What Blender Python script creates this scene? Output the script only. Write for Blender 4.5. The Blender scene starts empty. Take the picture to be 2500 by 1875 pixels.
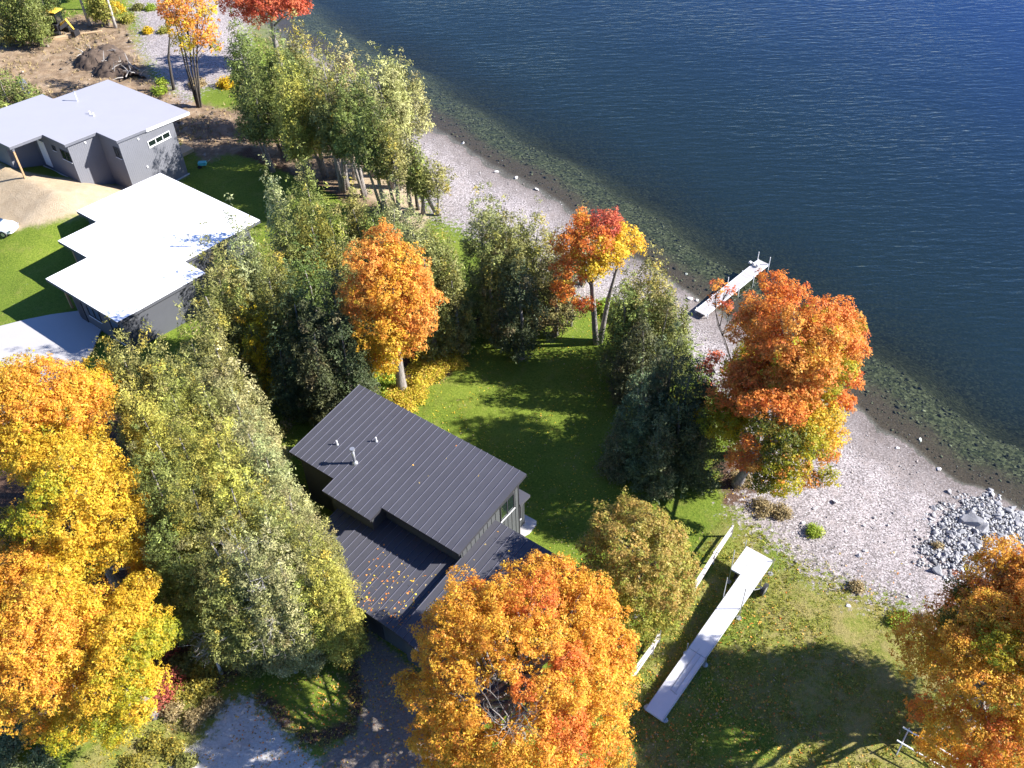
import bpy, math, random
import numpy as np
from mathutils import Vector, Matrix, Quaternion

# ------------------------------------------------------------------ camera, sky, sun, exposure
sc = bpy.context.scene
COL = sc.collection
cd = bpy.data.cameras.new('camera')
cam = bpy.data.objects.new('camera', cd); COL.objects.link(cam); sc.camera = cam
cd.sensor_width = 36.0; cd.lens = 36*2303.5/2500; cd.clip_start = .5; cd.clip_end = 3000
PITCH, ROLL, CAM_Z = math.radians(43.39), math.radians(-2.10), 50.0
_f = Vector((0, math.cos(PITCH), -math.sin(PITCH))); _r0 = Vector((1, 0, 0)); _u0 = _r0.cross(_f)
_r = _r0*math.cos(ROLL)+_u0*math.sin(ROLL); _u = _r.cross(_f)
cam.matrix_world = Matrix(((_r.x, _u.x, -_f.x, 0), (_r.y, _u.y, -_f.y, 0), (_r.z, _u.z, -_f.z, CAM_Z), (0, 0, 0, 1)))
sc.render.resolution_x, sc.render.resolution_y = 1024, 768

SUN_AZ, SUN_EL = math.radians(-4.0), math.radians(34.0)
to_sun = Vector((math.cos(SUN_EL)*math.cos(SUN_AZ), math.cos(SUN_EL)*math.sin(SUN_AZ), math.sin(SUN_EL)))
w = bpy.data.worlds.new('World'); sc.world = w; w.use_nodes = True
nt = w.node_tree; nt.nodes.clear()
sky = nt.nodes.new('ShaderNodeTexSky'); sky.sky_type = 'NISHITA'; sky.sun_disc = False
sky.sun_elevation = SUN_EL; sky.sun_rotation = math.atan2(to_sun.x, to_sun.y)
sky.air_density = 1.0; sky.dust_density = .0; sky.ozone_density = 4.0
bgn = nt.nodes.new('ShaderNodeBackground'); bgn.inputs['Strength'].default_value = .066
wo = nt.nodes.new('ShaderNodeOutputWorld')
tnt = nt.nodes.new('ShaderNodeMix'); tnt.data_type = 'RGBA'; tnt.blend_type = 'MULTIPLY'; tnt.inputs[0].default_value = 1
tnt.inputs[7].default_value = (.78, .92, 1.22, 1)      # sky light tinted bluer to cool the shade
nt.links.new(sky.outputs[0], tnt.inputs[6]); nt.links.new(tnt.outputs[2], bgn.inputs['Color']); nt.links.new(bgn.outputs[0], wo.inputs['Surface'])
sl = bpy.data.lights.new('sun', 'SUN'); sl.energy = 5.0; sl.angle = math.radians(.53); sl.color = (1.0, .955, .88)
sun = bpy.data.objects.new('sun', sl); COL.objects.link(sun)
sun.rotation_mode = 'QUATERNION'; sun.rotation_quaternion = to_sun.to_track_quat('Z', 'Y'); sun.location = (60, 0, 80)
sc.view_settings.view_transform = 'Standard'; sc.view_settings.look = 'None'
sc.view_settings.exposure = 1.42; sc.view_settings.gamma = 1.0; sc.view_settings.use_curve_mapping = False
sc.cycles.max_bounces = 6; sc.cycles.diffuse_bounces = 2; sc.cycles.glossy_bounces = 2
sc.cycles.transmission_bounces = 3; sc.cycles.transparent_max_bounces = 6
sc.cycles.sample_clamp_indirect = 4.0

rng = np.random.default_rng(20)
random.seed(4)

# ------------------------------------------------------------------ helpers
def tag(o, label=None, cat=None, group=None, kind=None):
    if label: o['label'] = label
    if cat: o['category'] = cat
    if group: o['group'] = group
    if kind: o['kind'] = kind
    return o
def thing(name, loc, rz, label, cat, group=None):
    o = bpy.data.objects.new(name, None); COL.objects.link(o)
    o.location = loc; o.rotation_euler = (0, 0, rz); o.empty_display_size = .3
    return tag(o, label, cat, group)
def link(name, me, parent=None, mat=None):
    o = bpy.data.objects.new(name, me); COL.objects.link(o)
    if parent is not None: o.parent = parent
    if mat is not None and not me.materials: me.materials.append(mat)
    return o
def copy_tree(o, parent=None):
    c = o.copy(); COL.objects.link(c)
    if parent is not None: c.parent = parent
    for ch in list(o.children): copy_tree(ch, c)
    return c
class MB:
    """collects boxes, prisms and tubes and links them as one mesh"""
    def __init__(s): s.v = []; s.f = []
    def add(s, vs, fs):
        n = len(s.v); s.v += [tuple(map(float, p)) for p in vs]; s.f += [tuple(i+n for i in q) for q in fs]; return s
    def box(s, x0, x1, y0, y1, z0, z1):
        return s.prism([(x0, y0), (x1, y0), (x1, y1), (x0, y1)], z0, z1)
    def prism(s, pts, zb, zt):
        """pts counter-clockwise (x,y); zb, zt numbers or functions of (x,y)"""
        fb = zb if callable(zb) else (lambda x, y: zb); ft = zt if callable(zt) else (lambda x, y: zt)
        n = len(pts)
        vs = [(x, y, fb(x, y)) for x, y in pts]+[(x, y, ft(x, y)) for x, y in pts]
        fs = [tuple(range(n-1, -1, -1)), tuple(range(n, 2*n))]
        for i in range(n):
            j = (i+1) % n; fs.append((i, j, n+j, n+i))
        return s.add(vs, fs)
    def obox(s, c, ax, ay, az, hx, hy, hz):
        """oriented box, centre c, unit axes, half sizes"""
        c = Vector(c); vs = []
        for k in (-1, 1):
            for a, b in ((-1, -1), (1, -1), (1, 1), (-1, 1)):
                vs.append(c+Vector(ax)*hx*a+Vector(ay)*hy*b+Vector(az)*hz*k)
        return s.add(vs, [(3, 2, 1, 0), (4, 5, 6, 7), (0, 1, 5, 4), (1, 2, 6, 5), (2, 3, 7, 6), (3, 0, 4, 7)])
    def beam(s, p, q, wd, ht, up=(0, 0, 1)):
        p, q = Vector(p), Vector(q); d = q-p; L = d.length; d.normalize()
        sd = d.cross(Vector(up))
        if sd.length < 1e-4: sd = Vector((1, 0, 0))
        sd.normalize(); u2 = sd.cross(d)
        return s.obox((p+q)/2, d, sd, u2, L/2, wd/2, ht/2)
    def tube(s, pts, rads, n=8, cap=True):
        pts = [Vector(p) for p in pts]; base = len(s.v); vs = []; fs = []
        d0 = (pts[1]-pts[0]).normalized(); a = d0.orthogonal().normalized()
        for i, p in enumerate(pts):
            d = (pts[min(i+1, len(pts)-1)]-pts[max(i-1, 0)]).normalized()
            a = (a-d*a.dot(d))
            a = a.normalized() if a.length > 1e-5 else d.orthogonal().normalized()
            b = d.cross(a)
            for k in range(n):
                t = 2*math.pi*k/n
                vs.append(p+(a*math.cos(t)+b*math.sin(t))*rads[i])
        for i in range(len(pts)-1):
            for k in range(n):
                k2 = (k+1) % n
                fs.append((i*n+k, i*n+k2, (i+1)*n+k2, (i+1)*n+k))
        if cap:
            fs.append(tuple(range(n-1, -1, -1))); m = (len(pts)-1)*n; fs.append(tuple(range(m, m+n)))
        return s.add(vs, fs)
    def cyl(s, c, r, z0, z1, n=16): return s.tube([(c[0], c[1], z0), (c[0], c[1], z1)], [r, r], n)
    def mesh(s, name, smooth=False):
        me = bpy.data.meshes.new(name); me.from_pydata(s.v, [], s.f); me.update()
        if smooth:
            for p in me.polygons: p.use_smooth = True
        return me
    def build(s, name, mat, parent=None, smooth=False, bevel=0):
        o = link(name, s.mesh(name, smooth), parent, mat)
        if bevel:
            m = o.modifiers.new('bevel', 'BEVEL'); m.width = bevel; m.segments = 1; m.limit_method = 'ANGLE'
        return o
def np_mesh(name, verts, quads, cols=None, smooth=False):
    me = bpy.data.meshes.new(name); nv, nf = len(verts), len(quads); k = quads.shape[1]
    me.vertices.add(nv); me.vertices.foreach_set('co', np.ascontiguousarray(verts, np.float32).ravel())
    me.loops.add(nf*k); me.loops.foreach_set('vertex_index', np.ascontiguousarray(quads, np.int32).ravel())
    me.polygons.add(nf); me.polygons.foreach_set('loop_start', np.arange(0, nf*k, k, dtype=np.int32))
    if smooth: me.polygons.foreach_set('use_smooth', np.ones(nf, bool))
    me.update(calc_edges=True)
    if cols is not None:
        ca = me.color_attributes.new('tint', 'FLOAT_COLOR', 'POINT')
        c4 = np.ones((nv, 4), np.float32); c4[:, :cols.shape[1]] = cols
        ca.data.foreach_set('color', c4.ravel())
    return me

# ------------------------------------------------------------------ materials
class NT:
    def __init__(s, name):
        s.m = bpy.data.materials.new(name); s.m.use_nodes = True; s.t = s.m.node_tree; s.t.nodes.clear()
        s.out = s.t.nodes.new('ShaderNodeOutputMaterial')
    def n(s, ty, **kw):
        o = s.t.nodes.new('ShaderNode'+ty)
        for k, v in kw.items():
            if k.startswith('_'): setattr(o, k[1:], v)
        for k, v in kw.items():
            if not k.startswith('_'): s.set(o, k.replace('__', ' '), v)
        return o
    def set(s, o, k, v):
        i = o.inputs[int(k[1:])] if (k[0] == 'i' and k[1:].isdigit()) else o.inputs[k]
        if hasattr(v, 'bl_idname') and hasattr(v, 'outputs'): s.t.links.new(v.outputs[0], i)
        elif hasattr(v, 'is_output'): s.t.links.new(v, i)
        else: i.default_value = v
    def noise(s, scale, detail=4, rough=.6, vec=None, dist=0.):
        o = s.n('TexNoise', Scale=scale, Detail=detail, Roughness=rough, Distortion=dist)
        if vec is not None: s.set(o, 'Vector', vec)
        return o.outputs['Fac']
    def math(s, op, a, b=None, clamp=False):
        o = s.n('Math', _operation=op, _use_clamp=clamp); s.set(o, 'i0', a)
        if b is not None: s.set(o, 'i1', b)
        return o.outputs[0]
    def ramp(s, f, stops, interp='LINEAR'):
        o = s.n('ValToRGB'); s.set(o, 'Fac', f); cr = o.color_ramp; cr.interpolation = interp
        while len(cr.elements) < len(stops): cr.elements.new(.5)
        for e, (p, c) in zip(cr.elements, stops):
            e.position = p; e.color = tuple(c)+(1,) if len(c) == 3 else c
        return o.outputs[0]
    def mix(s, f, a, b, mode='MIX'):
        o = s.n('Mix', _data_type='RGBA', _blend_type=mode)
        s.set(o, 'i0', f)
        for idx, v in ((6, a), (7, b)):
            if isinstance(v, tuple) and len(v) == 3: v = v+(1,)
            s.set(o, 'i%d' % idx, v)
        return o.outputs[2]
    def smooth(s, v, a, b):
        o = s.n('MapRange', _interpolation_type='SMOOTHSTEP'); s.set(o, 'i0', v); s.set(o, 'i1', a); s.set(o, 'i2', b)
        return o.outputs[0]
    def pos(s): return s.n('NewGeometry').outputs['Position']
    def fin(s, sh): s.t.links.new(sh.outputs[0] if hasattr(sh, 'outputs') else sh, s.out.inputs['Surface']); return s.m
def c4(c): return (c[0], c[1], c[2], 1)
def paint(name, c, rough=.6, var=.12, scale=3, metal=0., bump=0., spec=.4):
    """painted or raw surface: base colour with small blotches of wear"""
    t = NT(name); p = t.pos()
    nz = t.noise(scale, 5, .65, p); nf = t.noise(scale*11, 3, .6, p)
    f = t.math('ADD', t.math('MULTIPLY', nz, .7), t.math('MULTIPLY', nf, .3))
    col = t.ramp(f, [(.3, [v*(1-var) for v in c]), (.7, [min(1, v*(1+var)) for v in c])])
    b = t.n('BsdfPrincipled', Base__Color=col, Roughness=rough, Metallic=metal)
    b.inputs['Specular IOR Level'].default_value = spec
    if bump:
        bp = t.n('Bump', Strength=bump, Distance=.03, Height=nf); t.set(b, 'Normal', bp)
    return t.fin(b)
def leafmat(name, trans=.28, rough=.6, spec=.25):
    t = NT(name)
    a = t.n('VertexColor', _layer_name='tint')
    b = t.n('BsdfPrincipled', Base__Color=a.outputs[0], Roughness=rough); b.inputs['Specular IOR Level'].default_value = spec
    tl = t.n('BsdfTranslucent', Color=a.outputs[0])
    mx = t.n('MixShader', Fac=trans); t.set(mx, 'i1', b); t.set(mx, 'i2', tl)
    return t.fin(mx)
M = {}
M['leaf'] = leafmat('autumn_leaf', .42, .55, .3)
M['needle'] = leafmat('cedar_spray', .2, .6, .35)
M['litter'] = leafmat('fallen_leaf', .05, .7)
def bark(name, a, b):
    t = NT(name); p = t.pos(); mp = t.n('Mapping', Vector=p); mp.inputs['Scale'].default_value = (1, 1, .18)
    f = t.noise(14, 6, .7, mp); col = t.ramp(f, [(.35, a), (.65, b)])
    bs = t.n('BsdfPrincipled', Base__Color=col, Roughness=.9)
    t.set(bs, 'Normal', t.n('Bump', Strength=.8, Distance=.03, Height=f)); return t.fin(bs)
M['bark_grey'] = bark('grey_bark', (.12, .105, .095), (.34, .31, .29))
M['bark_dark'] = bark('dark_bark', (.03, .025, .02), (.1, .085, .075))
M['bark_pale'] = bark('pale_bark', (.3, .28, .26), (.6, .57, .54))
M['deadwood'] = bark('dead_wood', (.26, .24, .22), (.5, .47, .44))
M['charcoal'] = paint('charcoal_metal_roof', (.064, .064, .078), .5, .1, .8, spec=.45)
M['seam'] = paint('roof_seam_highlight', (.125, .125, .165), .45, .1, 2)  # lighter than the roof: sun highlight on the ribs put into the colour
M['charcoal_wall'] = paint('dark_board_siding', (.07, .075, .08), .7, .1, 2)
M['trim_dark'] = paint('dark_trim', (.035, .035, .042), .5)
M['grey_siding'] = paint('grey_siding', (.155, .16, .185), .7, .05, 1.2)
M['dark_siding'] = paint('slate_siding', (.08, .085, .1), .7, .06, 1.2)
M['grey_roof'] = paint('pale_grey_roof', (.32, .32, .365), .55, .025, .5)
M['white_roof'] = paint('white_roof', (.86, .87, .92), .5, .02, .5)
M['fascia_grey'] = paint('grey_fascia', (.13, .135, .16), .5)
M['white'] = paint('white_paint', (.78, .78, .8), .5, .04)
M['wood'] = paint('pale_timber', (.5, .36, .22), .7, .18, 6)
M['wood_post'] = paint('cedar_post', (.42, .26, .14), .7, .15, 6)
M['rail'] = paint('weathered_rail', (.6, .55, .53), .8, .15, 5, bump=.4)
M['galv'] = paint('galvanised_metal', (.55, .56, .58), .35, .1, 4, metal=.7)
M['deck'] = paint('dock_decking', (.64, .64, .68), .55, .05, 1.5)
M['deck_side'] = paint('dock_edge', (.5, .5, .52), .5, .1)
M['lake_deck'] = paint('lake_dock_boards', (.42, .4, .4), .7, .12, 3)
M['black'] = paint('black_plastic', (.02, .02, .024), .5)
M['rubber'] = paint('rubber', (.03, .03, .03), .8)
M['yellow'] = paint('machine_yellow', (.75, .48, .06), .5, .1)
M['teal'] = paint('teal_plastic', (.1, .5, .5), .5)
M['tarp'] = paint('grey_tarp', (.13, .15, .22), .6, .15, 3)
M['slab'] = paint('concrete_slab', (.52, .5, .49), .85, .1, 2, bump=.3)
M['concrete'] = paint('concrete_drive', (.4, .39, .4), .85, .04, .7, bump=.1)
M['stone'] = paint('lake_stone', (.36, .35, .36), .85, .3, 1.5, bump=.5)
M['slate'] = paint('grey_slate_rock', (.27, .27, .285), .85, .35, .9, bump=.6)
M['pale_rock'] = paint('pale_rock', (.58, .56, .56), .85, .2, 2, bump=.5)
def glass(name, c=(.02, .03, .03)):
    t = NT(name); g = t.n('BsdfGlossy', Roughness=.03, Color=(.75, .8, .78, 1)); d = t.n('BsdfDiffuse', Color=c4(c))
    m = t.n('MixShader', Fac=.55); t.set(m, 'i1', d); t.set(m, 'i2', g); return t.fin(m)
M['glass'] = glass('window_glass')

# ---- measured positions (metres)
CEDARS = [
    ('cedar', 'green cedar at the left end of the far row, beside the thin bare maple trunks', [-26.65, 94.78, 0.0], 13, 2.04, 0.2, 'green', 2, 20.5),
    ('cedar', 'broad green cedar in the far row, below the left half of the red maple', [-22.88, 88.91, 0.0], 13, 2.24, 0.22, 'green', 3, 21.5),
    ('cedar', 'olive cedar directly in front of the red maple, in the far row', [-21.55, 89.61, 0.0], 14, 1.87, 0.25, 'olive', 2, 21.4),
    ('cedar', 'yellow-tinged cedar low in the middle of the far row over the dirt', [-19.55, 82.77, 0.0], 14, 1.99, 0.3, 'gold', 2, 22.6),
    ('cedar', 'cedar on the lake side of the red maple, against the blue water', [-20.23, 94.22, -0.01], 13, 1.75, 0.2, 'olive', 2, 20.6),
    ('cedar', 'green cedar in the thick of the far row, just right of the red maple', [-18.13, 84.62, 0.0], 14, 1.89, 0.3, 'green', 2, 22.3),
    ('cedar', 'olive cedar above the leaning grey trunks in the far row', [-16.06, 81.52, 0.0], 14, 1.84, 0.35, 'olive', 2, 22.8),
    ('cedar', 'slim olive cedar at the water edge of the far row', [-16.89, 88.38, -0.0], 13, 1.48, 0.3, 'olive', 1, 21.6),
    ('cedar', 'narrow pointed cedar rising alone against the water in the far row', [-15.38, 89.36, -0.06], 13, 1.31, 0.3, 'pale', 1, 21.4),
    ('cedar', 'pointed cedar with a brownish tip next to the feathery pale tree', [-13.25, 84.31, -0.01], 13, 1.35, 0.35, 'green', 1, 22.3),
    ('cedar', 'deep green cedar over the dead white branches of the far row', [-13.85, 80.71, 0.0], 13, 1.92, 0.42, 'green', 2, 22.9),
    ('cedar', 'olive cedar in front of the far row above two grey leaning trunks', [-15.66, 82.06, 0.0], 11.2, 1.78, 0.4, 'olive', 2, 22.5),
    ('cedar', 'green cedar just left of the feathery pale tree by the water', [-11.46, 76.92, 0.0], 13, 1.69, 0.42, 'green', 2, 23.6),
    ('cedar', 'yellowish cedar hanging lowest at the left of the grey trunks', [-18.92, 82.65, 0.0], 10.5, 1.61, 0.4, 'gold', 2, 22.4),
    ('cedar', 'olive cedar at the right end of the far row beside the pebble beach', [-10.13, 76.38, 0.0], 11.5, 1.44, 0.4, 'olive', 2, 23.6),
    ('cedar', 'pale thin cedar at the right end of the far row with bare lower trunk', [-8.95, 77.43, 0.0], 9.5, 1.2, 0.35, 'pale', 1, 23.2),
    ('cedar', 'small cedar touching the pebble beach beyond the far row', [-7.92, 76.93, 0.0], 8, 1.12, 0.35, 'green', 1, 23.2),
    ('cedar', 'little round-topped tree on a thin forked trunk at the beach edge', [-6.45, 76.9, -0.02], 6.2, 1.56, 0.42, 'olive', 3, 23.1),
    ('cedar', 'shaded green cedar low at the left of the far row above the dark ground', [-23.65, 85.81, 0.0], 11, 1.83, 0.35, 'green', 2, 21.8),
    ('feather', 'pale feathery tree with drooping sprays, tallest at the lake side of the far row', [-11.18, 81.93, -0.01], 15, 2.28, 0.45, 'feather', 3, 22.8),
    ('feather', 'pale feathery tree leaning out over the blue water', [-9.1, 85.47, -0.33], 13, 2.09, 0.4, 'feather', 2, 22.0),
    ('cedar', 'slim pale pointed cedar beside the green lawn corner behind the white roof', [-19.04, 67.64, 0.01], 12, 1.06, 0.06, 'pale', 1, 25.5),
    ('cedar', 'tall pointed cedar, highest peak between the white roof and the far row', [-16.0, 66.65, 0.0], 13.5, 1.62, 0.06, 'green', 2, 25.9),
    ('cedar', 'golden green cedar left of a narrow dark gap, above the orange maple', [-13.94, 63.83, 0.0], 11.5, 1.82, 0.06, 'goldgreen', 3, 26.4),
    ('cedar', 'broad golden green cedar behind the lake corner of the white roof', [-15.11, 61.95, 0.0], 12.5, 1.85, 0.06, 'goldgreen', 3, 27.0),
    ('cedar', 'green cedar touching the lake corner of the white roof', [-17.06, 61.58, 0.01], 12, 1.78, 0.06, 'green', 2, 27.0),
    ('cedar', 'olive cedar in front of the two leaning grey trunks', [-12.32, 65.56, 0.0], 11, 1.74, 0.06, 'olive', 3, 25.9),
    ('cedar', 'dark green cedar left of the pale open cedar', [-10.73, 64.56, 0.0], 10.5, 1.61, 0.06, 'green', 2, 26.1),
    ('cedar', 'pale open cedar behind the tip of the single orange maple', [-9.02, 65.33, 0.0], 11, 1.69, 0.1, 'pale', 2, 26.0),
    ('cedar', 'pale cedar between the orange maple and the thin beach tree', [-7.41, 62.53, 0.0], 11, 1.5, 0.1, 'pale', 2, 26.7),
    ('cedar', 'large olive cedar right behind the single orange maple', [-4.86, 57.96, 0.0], 13, 1.49, 0.06, 'olive', 3, 28.1),
    ('cedar', 'olive cedar wedged behind the right side of the orange maple', [-6.13, 56.56, 0.0], 13, 1.58, 0.06, 'olive', 2, 28.5),
    ('cedar', 'olive cedar by the tarp covered pile on the shaded lawn', [-4.29, 56.76, 0.0], 10, 1.0, 0.06, 'olive', 2, 28.1),
    ('cedar', 'olive cedar left of the orange maple top', [-11.8, 57.85, 0.0], 12, 1.71, 0.06, 'olive', 2, 28.0),
    ('cedar', 'thin grey cedar overlapping the white roof with its feathery tip', [-18.91, 56.02, 0.08], 15.5, 1.58, 0.1, 'pale', 2, 29.0),
    ('cedar', 'cedar crowding the lake side wall of the white-roofed house', [-18.97, 56.3, 0.09], 11.5, 1.58, 0.05, 'green', 2, 28.4),
    ('cedar', 'olive cedar against the right edge of the white roof', [-20.39, 55.7, 0.17], 10.5, 1.4, 0.05, 'olive', 2, 28.5),
    ('cedar', 'broad cedar with yellow patches right of the white roof', [-17.0, 56.53, 0.02], 12.5, 1.68, 0.05, 'goldgreen', 3, 28.5),
    ('cedar', 'green cedar in the middle of the shaded group left of the orange maple', [-14.61, 55.38, 0.0], 13, 1.73, 0.05, 'green', 3, 28.9),
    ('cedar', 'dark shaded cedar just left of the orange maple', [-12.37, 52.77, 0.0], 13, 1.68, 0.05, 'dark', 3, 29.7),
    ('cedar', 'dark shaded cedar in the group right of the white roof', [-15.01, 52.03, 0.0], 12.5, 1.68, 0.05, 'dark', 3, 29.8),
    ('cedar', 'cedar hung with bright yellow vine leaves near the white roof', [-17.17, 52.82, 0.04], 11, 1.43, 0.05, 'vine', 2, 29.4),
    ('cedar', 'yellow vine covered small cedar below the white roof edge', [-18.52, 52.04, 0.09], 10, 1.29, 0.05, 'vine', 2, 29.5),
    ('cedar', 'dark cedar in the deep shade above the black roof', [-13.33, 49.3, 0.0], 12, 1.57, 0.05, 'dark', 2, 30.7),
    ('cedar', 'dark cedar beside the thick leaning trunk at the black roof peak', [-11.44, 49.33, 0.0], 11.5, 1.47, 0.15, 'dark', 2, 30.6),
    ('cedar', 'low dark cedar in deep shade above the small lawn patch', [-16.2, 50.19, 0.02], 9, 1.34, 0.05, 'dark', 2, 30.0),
    ('cedar', 'tall olive cedar beside the pebble beach, left of a pair', [-1.91, 62.15, 0.0], 12.5, 1.86, 0.08, 'olive', 3, 26.9),
    ('cedar', 'olive cedar in the middle of the group by the beach', [-0.04, 60.45, 0.0], 12, 1.76, 0.08, 'olive', 3, 27.3),
    ('cedar', 'broad olive cedar with thin trunks facing the shaded lawn', [2.41, 61.55, 0.0], 11, 1.86, 0.1, 'olive', 3, 26.9),
    ('cedar', 'brownish cedar just left of the orange and yellow maple', [3.63, 58.49, 0.0], 10.5, 1.44, 0.12, 'brownish', 2, 27.7),
    ('cedar', 'olive cedar overhanging the shaded lawn below the beach', [-1.13, 58.05, 0.0], 11, 1.51, 0.08, 'olive', 2, 27.9),
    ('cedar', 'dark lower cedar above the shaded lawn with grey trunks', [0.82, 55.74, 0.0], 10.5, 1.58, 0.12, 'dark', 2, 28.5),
    ('cedar', 'pale small tree behind the red tip of the two-coloured maple', [6.39, 65.59, -0.4], 8.5, 1.25, 0.1, 'pale', 2, 25.6),
    ('cedar', 'big rounded cedar left of the lake dock', [10.23, 54.69, -0.04], 11.5, 2.15, 0.06, 'olive', 4, 28.9),
    ('cedar', 'cedar tucked between the two-coloured maple and the big rounded cedar', [8.31, 53.05, 0.0], 10.5, 1.64, 0.06, 'green', 3, 29.3),
    ('cedar', 'cedar at the landward end of the lake dock', [11.34, 52.51, -0.03], 10, 1.57, 0.06, 'green', 3, 29.4),
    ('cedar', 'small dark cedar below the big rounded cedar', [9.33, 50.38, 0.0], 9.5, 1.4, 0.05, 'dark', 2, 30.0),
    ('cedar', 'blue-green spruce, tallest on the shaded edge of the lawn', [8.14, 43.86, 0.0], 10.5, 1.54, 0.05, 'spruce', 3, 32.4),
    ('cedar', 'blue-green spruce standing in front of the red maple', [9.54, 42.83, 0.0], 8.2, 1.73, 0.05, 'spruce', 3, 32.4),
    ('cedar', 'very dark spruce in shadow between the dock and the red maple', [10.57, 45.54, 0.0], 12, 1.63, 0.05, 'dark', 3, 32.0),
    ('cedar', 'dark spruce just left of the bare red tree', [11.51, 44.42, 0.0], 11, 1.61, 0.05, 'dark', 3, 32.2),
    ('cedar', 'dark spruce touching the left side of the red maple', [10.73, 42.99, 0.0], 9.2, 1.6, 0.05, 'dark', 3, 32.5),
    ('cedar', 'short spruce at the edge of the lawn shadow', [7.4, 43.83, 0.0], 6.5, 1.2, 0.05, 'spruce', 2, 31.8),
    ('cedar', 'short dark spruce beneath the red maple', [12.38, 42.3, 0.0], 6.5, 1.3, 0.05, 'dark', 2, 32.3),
    ('cedar', 'olive cedar with open lower boughs against the concrete drive', [-24.76, 45.59, 0.63], 13, 1.7, 0.15, 'olive', 3, 32.3),
    ('cedar', 'cedar overlapping the front corner of the white roof', [-22.62, 45.69, 0.44], 13, 1.43, 0.1, 'olive', 2, 32.2),
    ('cedar', 'cedar rising in front of the white roof front wall', [-20.9, 47.39, 0.29], 13, 1.33, 0.08, 'olive', 2, 31.6),
    ('cedar', 'cedar at the right end of the row before the white roof', [-19.61, 47.68, 0.19], 13, 1.34, 0.08, 'olive', 2, 31.4),
    ('cedar', 'yellow-green cedar behind the orange maple, second row', [-20.87, 42.01, 0.3], 14, 1.54, 0.05, 'gold', 3, 33.8),
    ('cedar', 'olive cedar in the second row beside deep shade', [-18.98, 42.47, 0.17], 14, 1.55, 0.05, 'olive', 3, 33.5),
    ('cedar', 'pale cedar at the shady right margin of the big group', [-17.43, 42.85, 0.08], 13.5, 1.5, 0.05, 'pale', 3, 33.3),
    ('cedar', 'yellow-green cedar touching the top right of the orange maple', [-22.04, 39.97, 0.39], 14, 1.59, 0.05, 'gold', 3, 34.7),
    ('cedar', 'bright yellow-green cedar in the heart of the big group', [-19.1, 37.47, 0.18], 15, 1.62, 0.05, 'gold', 4, 35.9),
    ('cedar', 'bright yellow-green cedar right of the heart of the big group', [-16.99, 37.48, 0.07], 15, 1.62, 0.05, 'gold', 4, 35.8),
    ('cedar', 'pale cedar bulging toward the small lawn by the black roof', [-15.54, 38.5, 0.02], 14, 1.48, 0.05, 'pale', 3, 35.2),
    ('cedar', 'pale grey-green cedar at the left corner of the black roof lawn', [-14.38, 37.26, 0.0], 13, 1.35, 0.05, 'pale', 3, 35.5),
    ('cedar', 'green cedar right of the yellow maple, upper part', [-20.39, 35.63, 0.27], 14, 1.5, 0.05, 'green', 3, 36.6),
    ('cedar', 'golden green cedar in the centre of the big group', [-17.48, 33.69, 0.09], 15, 1.54, 0.05, 'goldgreen', 4, 37.6),
    ('cedar', 'yellow-green cedar left of the black roof, upper', [-15.46, 33.66, 0.02], 15, 1.49, 0.05, 'gold', 3, 37.6),
    ('cedar', 'pale cedar brushing the left corner of the black roof', [-12.79, 34.69, 0.0], 12.5, 1.26, 0.05, 'pale', 3, 36.6),
    ('cedar', 'olive cedar left of the black roof and its chimney', [-13.64, 32.88, 0.0], 14, 1.43, 0.05, 'olive', 3, 37.8),
    ('cedar', 'green shaded cedar right of the yellow maple, lower part', [-19.16, 32.4, 0.18], 12.5, 1.45, 0.05, 'green', 3, 37.8),
    ('cedar', 'olive cedar with greyish tips in the lower part of the big group', [-15.94, 30.39, 0.03], 14.5, 1.4, 0.05, 'olive', 3, 39.2),
    ('cedar', 'pale cedar left of the eave notch of the black roof', [-14.28, 30.01, 0.0], 14, 1.37, 0.05, 'pale', 3, 39.3),
    ('cedar', 'olive cedar covering the black roof notch', [-11.37, 31.71, 0.0], 12.5, 1.26, 0.05, 'olive', 3, 38.1),
    ('cedar', 'pale cedar with dead grey twigs in the lower part of the group', [-12.54, 30.01, 0.0], 13, 1.33, 0.05, 'pale', 3, 39.1),
    ('cedar', 'yellow-green cedar beside the lower black roof', [-10.49, 30.05, 0.0], 11.5, 1.14, 0.08, 'gold', 3, 38.7),
    ('cedar', 'green cedar above the red sumac bush', [-17.93, 30.66, 0.11], 10.2, 1.31, 0.08, 'green', 3, 38.2),
    ('cedar', 'olive cedar with bare grey lower boughs at the group foot', [-15.7, 29.48, 0.02], 11.0, 1.23, 0.25, 'olive', 3, 38.9),
    ('cedar', 'olive cedar at the foot of the group, in front of grey snags', [-13.98, 29.54, 0.0], 9.8, 1.19, 0.3, 'olive', 3, 38.6),
    ('cedar', 'yellow-green cedar at the garage corner of the black roof', [-12.05, 29.73, 0.0], 9.2, 1.09, 0.3, 'gold', 3, 38.4),
    ('cedar', 'short yellow-green cedar nearest the garage wall', [-10.77, 29.81, 0.0], 7.5, 0.9, 0.35, 'gold', 2, 38.0),
    ('cedar', 'green tree in the far left woods, at the picture corner', [-58.61, 118.92, 0.18], 11, 1.73, 0.1, 'green', 3, 17.4),
    ('cedar', 'green tree behind the machine in the far left woods', [-58.39, 123.31, 0.03], 11, 1.54, 0.1, 'green', 3, 16.9),
    ('cedar', 'yellow-green tree behind the pale birch trunks', [-59.44, 134.97, 0.0], 11, 1.65, 0.1, 'gold', 3, 15.8),
    ('cedar', 'yellow-green tree between two pale trunks in the far woods', [-51.9, 125.22, 0.0], 11, 1.44, 0.1, 'gold', 3, 16.7),
    ('cedar', 'low olive tree left of the yellow roofed machine', [-61.03, 118.95, 0.36], 9, 1.62, 0.1, 'olive', 2, 17.3),
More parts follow.
